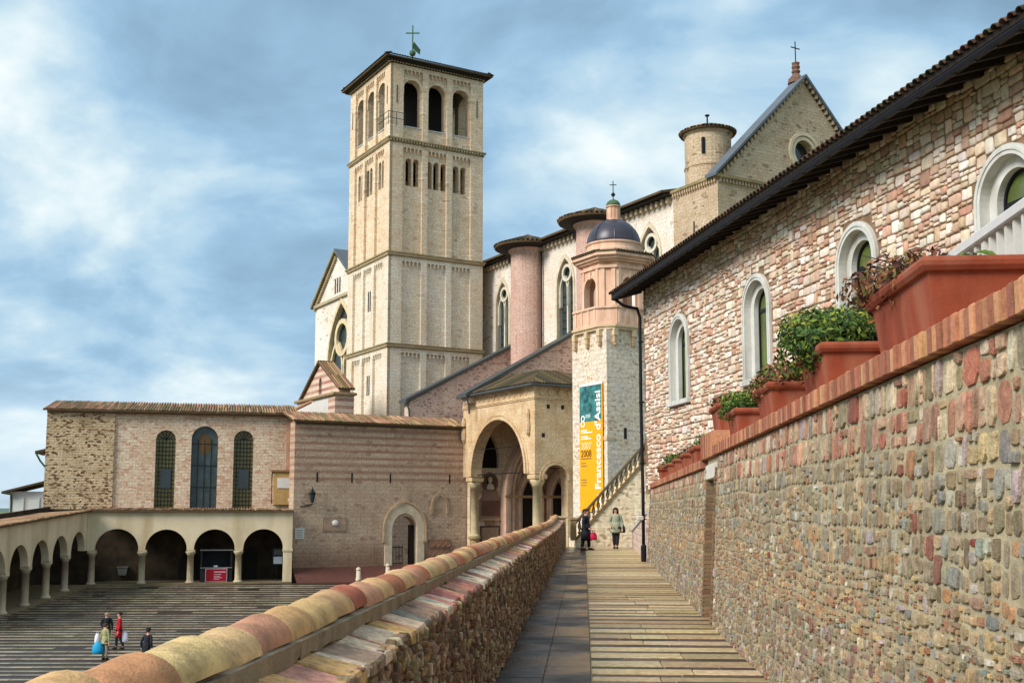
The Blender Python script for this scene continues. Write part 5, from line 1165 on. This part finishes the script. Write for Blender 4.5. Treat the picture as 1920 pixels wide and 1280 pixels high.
m = MB(); m.lathe([(2.05, 28), (2.05, 36.2), (2.12, 36.25), (2.12, 36.4), (2.05, 36.45), (2.05, 39.2), (2.2, 39.3), (2.2, 39.45)], 0, 0, 0, 32); m.build('shaft', FACADE, rt)
m = MB(); m.lathe([(2.45, 39.4), (2.48, 39.5), (1.3, 40.1), (.02, 40.45)], 0, 0, 0, 32); m.build('cap_roof', MOSSROOF, rt)
m = MB()
for i in range(44): a = 2*PI*i/44; half_tile(m, (2.52*math.cos(a), 2.52*math.sin(a), 39.5), (1.0*math.cos(a), 1.0*math.sin(a), 40.2), .15, .05, jit(R.choice(MO+TILES[:2]), .3), n=4)
m.build('cap_tiles', FARTILE, rt, kind='stuff')
m = MB(); m.tube([(0, 0, 40.3), (0, 0, 41.2)], .07, 6); m.lathe([(.2, 41.2), (.22, 41.3), (.05, 41.35)], 0, 0, 0, 8); m.build('finial', IRON, rt)
m = MB(); m.box(-1.75, -1.55, -1.45, -1.2, 37.2, 38.6, (.01, .01, .01)); m.build('slit', PAINT, rt)
# ------------------------------------------------------------------ sloping buttress walls
def buttress(label, pr, pl_, cut=None, zb=6):
    xr = FN.pxx(pr[0]); o = FN.w(xr, 0); fr = Frame(o.x, o.y, -4, 1, .583)
    xl, zl = fr.px(*pl_); _, zr_ = fr.px(*pr)
    t = thing('sloping_buttress', label, 'buttress', fr, 'sloping buttress walls against the nave')
    hol = []
    m = MB(); m.prism([(xl, min(zb, zl-1))]+([(.2, zb)] if not cut else [(cut[0]-cut[1]/2, zb)]+arch(cut[0], zb, cut[1], zb+.01, 18)[2:][::-1]+[(.2, zb)])+[(.2, zr_-.35), (xl, zl-.35)], 0, 1.2); m.build('wall', PURPLE, t)
    m = MB(); m.prism([(xl-.5, zl-.5), (.3, zr_-.33), (.3, zr_), (xl-.5, zl-.15)], -.25, 1.45); m.build('metal_coping', GREYSTEEL, t)
    m = MB(); m.tube([(xl-.4, -.2, zl-.45), (xl-.1, -.1, zl-1.2), (xl-.05, -.1, zl-2.0)], .09, 6); m.build('downpipe', GREYSTEEL, t)
buttress('sloping purple grey buttress wall against the bell tower', (975, 636), (768, 746))
buttress('sloping buttress wall pierced by an arch above the porch roof', (1080, 618), (880, 735), (-3.0, 5.6), 16.0)
# ------------------------------------------------------------------ transept and small chapel left of the tower
tp_ = at(622, 955, 136); FX = Frame(tp_.x, tp_.y, -4, .583, -1)
tx = thing('transept_gable', 'pale gabled transept end with tall traceried window behind the bell tower', 'church', FX)
gl, gz = FX.px(592, 578); gx, gt_ = FX.px(633, 477); gr = 2*gx-gl
wc = FX.px(640, 640)[0]; ztop = FX.px(632, 568)[1]; zbot = FX.px(640, 720)[1]; ww = 2*(wc-FX.px(616, 640)[0])
m = MB(); m.prism([(gl, -2), (gr, -2), (gr, gz), (gx, gt_), (gl, gz)], 0, 1.2, holes=[arch(wc, zbot-4, ww, ztop-ww*.9, 16, ww*.9)]); m.build('wall', CHURCH, tx)
m = MB(); m.box(gl, gr, 1.2, 12, -2, gz-.2); m.build('side_wall', CHURCH, tx)
wn = bpy.data.objects.new('window', None); COL.objects.link(wn); wn.parent = tx; zs = ztop-ww*.9
m = MB(); m.prism(arch(wc, zbot-4, ww, zs, 16, ww*.9), .6, .65); m.build('pane', BLUEGLASS, wn)
m = MB(); band(m, wc, zbot-4, ww-.3, ww+.5, zs, -.15, .3, lin(210, 190, 150), n=18, ri=(ww-.3)*.9, ro=(ww+.5)*.9); m.box(wc-.15, wc+.15, .2, .5, zbot-4, zs, lin(210, 190, 150))
for d in (-1, 1): band(m, wc+d*ww*.245, zs-3, ww*.4, ww*.5, zs-.6, .2, .5, lin(210, 190, 150), n=12, ri=ww*.4, ro=ww*.45)
k = MB(); k.lathe([(ww*.27, 0), (ww*.27, .3), (ww*.2, .3), (ww*.2, 0)], 0, 0, 0, 16, cap=False); m.add([(wc+x, .3-z, zs+ww*.38+y) for x, y, z in k.v], k.f, lin(210, 190, 150)); m.build('tracery', FARSTONE, wn)
for s in (0, 1):
    a_, b_ = (gl-.6, gx) if s == 0 else (gr+.6, gx)
    m = MB(); m.prism([(a_, gz-.1), (b_, gt_+.3), (b_, gt_+.7), (a_, gz+.3)], -.5, 12); m.build('gable_roof', LEAD if s else MATS['mossy_cornice_1'], tx)
m = MB(); m.prism([(gl, gz-.1), (gr, gz-.1), (gr, gz+.25), (gl, gz+.25)], -.3, .0, lin(176, 160, 130)); m.build('string_course', FARSTONE, tx)
for i in range(3):
    xx = FX.px(631, 535)[0]+(i-.5)*.75; zz = FX.px(631, 550)[1]; m = MB(); m.prism(arch(xx, zz, .45, zz+1.7, 8), -.01, .3, (.05, .045, .04)); m.build('slit_window', PAINT, tx)
m = MB()
for i in range(22): t = (i+.5)/22; m.box(gl+(gx-gl)*t-.14, gl+(gx-gl)*t+.14, -.3, 0, gz+(gt_-gz)*t-.55, gz+(gt_-gz)*t-.1, lin(160, 142, 112))
m.build('raking_corbels', FARSTONE, tx)
cp = at(632, 955, 110); FC = Frame(cp.x, cp.y, -4, .583, -1)
ch = thing('striped_chapel', 'small gabled chapel with pink and white stripes below the bell tower', 'chapel', FC)
CHST = masonry('chapel_stripes', lin(226, 204, 182), lin(216, 190, 168), lin(206, 180, 156), .7, .3, .015, stain=lin(206, 178, 152), ssc=.4, bump=.25, stripe=(lin(160, 98, 84), .7, .45, 0, 60, .85))
xl, xm, ze, zm = -10.5, -5.3, 17.45, 20.6
m = MB(); m.prism([(xl, 17.2), (0, 17.2), (0, ze+.3), (xm, zm), (xl, ze)], 0, .5, holes=[arch(xm, 17.45, .8, 18.75, 8)]); m.box(-.5, 0, .5, 1.2, 17.2, ze+.2); m.build('wall', CHST, ch)
m = MB(); m.box(xl-.3, -1.6, -.5, .6, 6, 16.9); m.build('white_wall', PALEPL, ch)
m = MB(); m.box(-1.6, .2, -.5, 1.5, 6, 16.9); m.build('striped_base', CHST, ch)
m = MB(); m.box(xl-.5, .5, -.8, 1.7, 16.9, 17.2, lin(150, 126, 92), bev=.05); m.build('cornice', FARSTONE, ch)
m = MB(); m.box(xm-.5, xm+.5, .3, .35, 17.4, 19.4); m.build('window', GLASS, ch)
tile_roof(ch, lambda x, y, z: (y, x, z), -.3, 1.5, .5, ze+.1, xm, zm+.2, .3, .13, name='roof_tiles')
m = MB(); m.prism([(xl-.5, ze-.35), (xm, zm+.1), (xm, zm+.4), (xl-.5, ze-.05)], -.3, 1.5); m.build('roof_slope', MOSSROOF, ch)
rp = at(530, 955, 108); rr_ = thing('hipped_roof', 'sloping red brown tiled roof rising behind the oratory to the chapel', 'roof', Frame(rp.x, rp.y, -4, 1, .4))
m = MB(); m.box(-2.5, 2.4, .3, 6, 5, 13.5); m.build('wall', ORATORY, rr_)
tile_roof(rr_, lambda x, y, z: (y, x, z), -.5, 6.5, -3.3, 13.0, 2.5, 16.1, .3, .13, [lin(166, 104, 70), lin(140, 92, 62), lin(180, 128, 88), lin(120, 88, 58)])
# ------------------------------------------------------------------ people
def skinned(vs, es, root=0, sub=1):
    me = bpy.data.meshes.new('s'); me.from_pydata([v[0] for v in vs], es, []); o = bpy.data.objects.new('s', me); COL.objects.link(o)
    o.modifiers.new('k', 'SKIN').use_smooth_shade = True
    d = me.skin_vertices[0].data
    for i, v in enumerate(vs): r = v[1]; d[i].radius = r if isinstance(r, tuple) else (r, r); d[i].use_root = i == root
    s = o.modifiers.new('u', 'SUBSURF'); s.levels = s.render_levels = sub
    dg = bpy.context.evaluated_depsgraph_get(); dg.update(); r = bpy.data.meshes.new_from_object(o.evaluated_get(dg)); bpy.data.objects.remove(o); return r
def skin_part(name, vs, es, col, parent, mat=None, root=0, sub=1):
    me = skinned(vs, es, root, sub); me.name = name; me.materials.clear(); a = me.attributes.new('Col', 'FLOAT_COLOR', 'POINT'); a.data.foreach_set('color', [*col, 1.0]*len(me.vertices))
    me.materials.append(mat or CLOTH); return link(name, me, parent)
SKINC = lin(206, 152, 124)
def person(label, pos, rz, h, coat, trousers, hair, hem=.5, long_hair=False, cap=None, arms=None, legs=None, bald=False, lean=0, group=None, collar=None, bulk=1.0):
    t = thing('person', label, 'person', pos, group); t.rotation_euler = (0, 0, rz); t.scale = (h/1.72*bulk, h/1.72*bulk, h/1.72)
    A = arms or {-1: ((-.25, .03, 1.1), (-.26, -.05, .86)), 1: ((.25, .03, 1.1), (.26, -.05, .86))}
    G = legs or {-1: ((-.1, -.02, .48), (-.1, .02, .08)), 1: ((.1, -.02, .48), (.1, .02, .08))}
    L_ = lambda x, y, z: (x, y-lean*max(0, z-.9), z)
    V = [(L_(0, 0, .92), (.14, .1)), (L_(0, 0, 1.1), (.13, .095)), (L_(0, 0, 1.28), (.16, .105)), (L_(0, .01, 1.41), (.1, .075)), (L_(0, 0, 1.48), .052), (L_(0, -.025, 1.54), (.062, .075)), (L_(0, -.012, 1.62), (.078, .092)), (L_(0, 0, 1.69), (.055, .07)), (L_(0, -.115, 1.59), .014)]
    E = [(0, 1), (1, 2), (2, 3), (3, 4), (4, 5), (5, 6), (6, 7), (6, 8)]
    CV = [(v[0], tuple(x+.03 for x in v[1])) for v in V[:3]]+[(L_(0, .01, 1.42), (.115, .085))]; CE = [(0, 1), (1, 2), (2, 3)]
    TV = [((0, 0, .93), (.15, .115))]; TE = []
    for s in (-1, 1):
        n = len(V); el, wr = [Vector(p) for p in A[s]]; pm = wr+(wr-el).normalized()*.07; pm2 = pm+(wr-el).normalized()*.05
        V += [(L_(.16*s, .01, 1.37), .055), (el, .04), (wr, .027), (pm, (.036, .02)), (pm2, (.034, .018))]; E += [(3, n), (n, n+1), (n+1, n+2), (n+2, n+3), (n+3, n+4)]
        d = (wr-el).normalized(); sd = d.cross(Vector((s, 0, 0))).normalized() if abs(d.x) < .95 else Vector((0, 1, 0))
        for i, (o_, ln) in enumerate(((-.028, .06), (-.01, .075), (.01, .07), (.028, .055))):
            k = len(V); b_ = pm2+sd*o_+d*.01; V += [(b_+d*.03, .0085), (b_+d*ln+Vector((-s*.015, 0, 0)), .0075)]; E += [(n+4, k), (k, k+1)]
        k = len(V); V += [(wr+d*.05-sd*.04, .01), (wr+d*.09-sd*.055, .008)]; E += [(n+3, k), (k, k+1)]
        kn, an = [Vector(p) for p in G[s]]; k = len(V); V += [((.09*s, 0, .86), .085), (kn, .055), (an, .036), (an+Vector((.01*s, -.13, -.045)), .03)]; E += [(0, k), (k, k+1), (k+1, k+2), (k+2, k+3)]
        c = len(CV); CV += [(L_(.175*s, .01, 1.37), .075), (el, .062), (wr, .046)]; CE += [(3, c), (c, c+1), (c+1, c+2)]
        c = len(TV); TV += [((.095*s, 0, .85), .105), (kn, .075), (an+Vector((0, 0, .03)), .06)]; TE += [(0, c), (c, c+1), (c+1, c+2)]
        m = MB(); f = an+Vector((0, -.05, -.045)); rg_ = [(-.045, .1), (-.05, .02), (-.045, -.1), (0, -.16), (.045, -.1), (.05, .02), (.045, .1)]
        m.add([(f.x+x, f.y+y, .0) for x, y in rg_]+[(f.x+x*.85, f.y+y*.9, .05) for x, y in rg_]+[(f.x+x*.7, f.y+.04+y*.5, .1) for x, y in rg_], [tuple(range(6, -1, -1)), tuple(range(14, 21))]+[(k_*7+i, k_*7+(i+1) % 7, k_*7+7+(i+1) % 7, k_*7+7+i) for k_ in range(2) for i in range(7)], (.015, .012, .01))
        m.build('shoe', CLOTH, t)
    skin_part('body', V, E, SKINC, t); skin_part('coat', CV, CE, coat, t); skin_part('trousers', TV, TE, trousers, t)
    if hem < .85:
        m = MB(); pr = [(.175, 1.12), (.185, .95), (.21, .75), (.235, hem), (.20, hem+.01)]
        m.lathe(pr, 0, 0, 0, 20, col=coat, sy=.78); m.v = [(x*(1+.06*math.sin(5*math.atan2(y, x))*(1.1-z)), y*(1+.06*math.sin(5*math.atan2(y, x))*(1.1-z)), z) for x, y, z in m.v]; m.build('coat_skirt', CLOTH, t, smooth=True)
    hc = Vector(L_(0, 0, 1.63)); m = MB()
    if not bald:
        zlow = -.22 if long_hair else -.04; vs = []; fs = []
        for i in range(9):
            ph = PI*.5-(PI*.5+ (.35 if not long_hair else .5))*i/8
            for j in range(16):
                th = 2*PI*j/16; front = max(0, -math.sin(th)); r = .104*(1+.1*noise.noise(Vector((j*.9, i*.6, h*9))))
                z = math.sin(ph)*.115; q = math.cos(max(ph, -.2))
                if long_hair and i > 5: z -= (i-5)*.07*(1-front); q *= 1.15
                if front > .35: z = max(z, .035)
                vs.append((hc.x+r*q*math.cos(th), hc.y+.012+r*1.12*q*math.sin(th)*(1 if front < .35 else .98), hc.z+z))
        for i in range(8):
            for j in range(16): fs.append((i*16+j, i*16+(j+1) % 16, i*16+16+(j+1) % 16, i*16+16+j))
        m.add(vs, fs, hair); m.build('hair', CLOTH, t, smooth=True)
    else:
        m.lathe([(.09, -.03), (.1, .0), (.095, .02)], hc.x, hc.y+.025, hc.z-.02, 14, col=hair, a0=.1, a1=PI-.1); m.build('hair', CLOTH, t, smooth=True)
    if cap:
        m = MB(); m.lathe([(.112, .02), (.118, .05), (.1, .12), (.02, .14)], hc.x, hc.y, hc.z, 14, col=cap); m.build('cap', CLOTH, t, smooth=True)
    for s in (-1, 1):
        m = MB(); m.box(hc.x+s*.032-.012, hc.x+s*.032+.012, hc.y-.106, hc.y-.09, hc.z-.012, hc.z+.004, (.02, .015, .012)); m.build('eye', CLOTH, t)
        m = MB(); m.lathe([(.012, -.03), (.022, 0), (.012, .03)], hc.x+s*.085, hc.y+.01, hc.z-.02, 8, col=SKINC); m.build('ear', CLOTH, t)
    m = MB(); m.box(hc.x-.022, hc.x+.022, hc.y-.104, hc.y-.085, hc.z-.072, hc.z-.062, lin(150, 80, 72)); m.build('mouth', CLOTH, t)
    if collar: m = MB(); m.lathe([(.09, 1.36), (.1, 1.45), (.075, 1.5)], 0, .0, 0, 12, col=collar); m.build('scarf', CLOTH, t, smooth=True)
    return t
def carried_bag(label, pos, w, d, h, col, rz=0):
    t = thing('carrier_bag', label, 'bag', pos); t.rotation_euler = (0, 0, rz); m = MB(); pr = [(.35, 0), (.5, .06), (.52, .35), (.45, .7), (.32, .92), (.2, 1.0)]
    n = 14; vs = []; fs = []
    for i, (r, z) in enumerate(pr):
        for j in range(n):
            a = 2*PI*j/n; k = 1+.12*noise.noise(Vector((j*1.3, i*1.7, w*9))); vs.append((w*r*math.cos(a)*k, d*r*math.sin(a)*k, h*z))
    for i in range(len(pr)-1):
        for j in range(n): fs.append((i*n+j, i*n+(j+1) % n, i*n+n+(j+1) % n, i*n+n+j))
    fs.append(tuple(range(n-1, -1, -1))); m.add(vs, fs, col); m.build('body', PAINT, t, smooth=True)
    m = MB(); m.tube([(-w*.18, 0, h*.98), (-w*.1, 0, h*1.2), (w*.1, 0, h*1.2), (w*.18, 0, h*.98)], .008, 5, col); m.build('handle', PAINT, t)
# two walkers at the end of the walkway
p = at(1099, 1031, 1); k = (-1.68)/(p.z-EYE); p = Vector((p.x*k, k, .02))
person('person in a long black coat holding a red bag on the walkway', p, math.radians(70), 1.70, (.012, .012, .018), (.01, .01, .012), lin(40, 28, 22), hem=.40, bulk=1.22, arms={-1: ((-.24, .04, 1.1), (-.2, -.16, .92)), 1: ((.24, .06, 1.1), (.25, -.02, .85))}, legs={-1: ((-.1, .06, .48), (-.1, .12, .08)), 1: ((.1, -.06, .48), (.1, -.08, .08))})
carried_bag('red pink bag held by the person in the long black coat', p+Vector((.30, -.12, .42)), .3, .16, .32, lin(196, 24, 66))
p = at(1155, 1028, 1); k = (-1.68)/(p.z-EYE); p = Vector((p.x*k, k, .02))
person('person with long dark hair in a pale green grey coat on the walkway', p, math.radians(-6), 1.76, lin(150, 152, 126), (.014, .013, .016), lin(30, 20, 18), hem=.66, long_hair=True, bulk=1.08, arms={-1: ((-.24, .04, 1.1), (-.16, -.14, .98)), 1: ((.25, .04, 1.1), (.25, -.06, .86))}, legs={-1: ((-.07, -.02, .48), (-.06, .02, .08)), 1: ((.07, -.03, .48), (.05, -.04, .08))})
carried_bag('black shoulder bag at the hip of the person in the pale coat', p+Vector((.30, -.02, .68)), .22, .16, .34, (.012, .012, .014))
# visitors on the lower piazza
def onp(px, py): q = onz(px, py, -5.285); return q
p = onp(198, 1216)
person('balding person in a black jacket standing beside the red coat', p, math.radians(10), 1.86, (.012, .013, .016), (.02, .02, .026), lin(90, 80, 74), hem=.72, bald=True, group=None, arms={-1: ((-.25, -.02, 1.12), (-.08, -.2, 1.0)), 1: ((.25, .02, 1.1), (.26, -.05, .86))})
p = onp(222, 1216)
person('person in a long red coat on the lower piazza', p, math.radians(-70), 1.82, lin(168, 16, 28), (.014, .013, .018), lin(46, 30, 24), hem=.55, legs={-1: ((-.1, -.1, .48), (-.1, -.1, .08)), 1: ((.1, .08, .48), (.1, .22, .09))})
carried_bag('white plastic carrier bag beside the red coat', p+Vector((.28, .0, .35)), .36, .22, .5, lin(214, 212, 226))
p = onp(196, 1236)
person('person in an olive and cream jacket with pale trousers on the piazza', p, math.radians(150), 1.68, lin(150, 148, 104), lin(150, 140, 128), lin(70, 44, 34), hem=.78, arms={-1: ((-.25, .0, 1.1), (-.28, .02, .86)), 1: ((.25, .03, 1.1), (.27, -.04, .86))})
carried_bag('shiny turquoise carrier bag held by the olive jacket', p+Vector((-.30, -.12, .28)), .5, .3, .55, lin(20, 150, 196))
carried_bag('white shopping bag on the arm of the olive jacket', p+Vector((-.42, .12, .7)), .26, .2, .5, lin(222, 214, 216))
p = onp(273, 1250)
person('person in a dark coat and black cap bending on the piazza', p, math.radians(170), 1.68, (.016, .016, .024), (.014, .014, .018), (.02, .015, .014), hem=.5, cap=(.012, .01, .012), lean=.2)
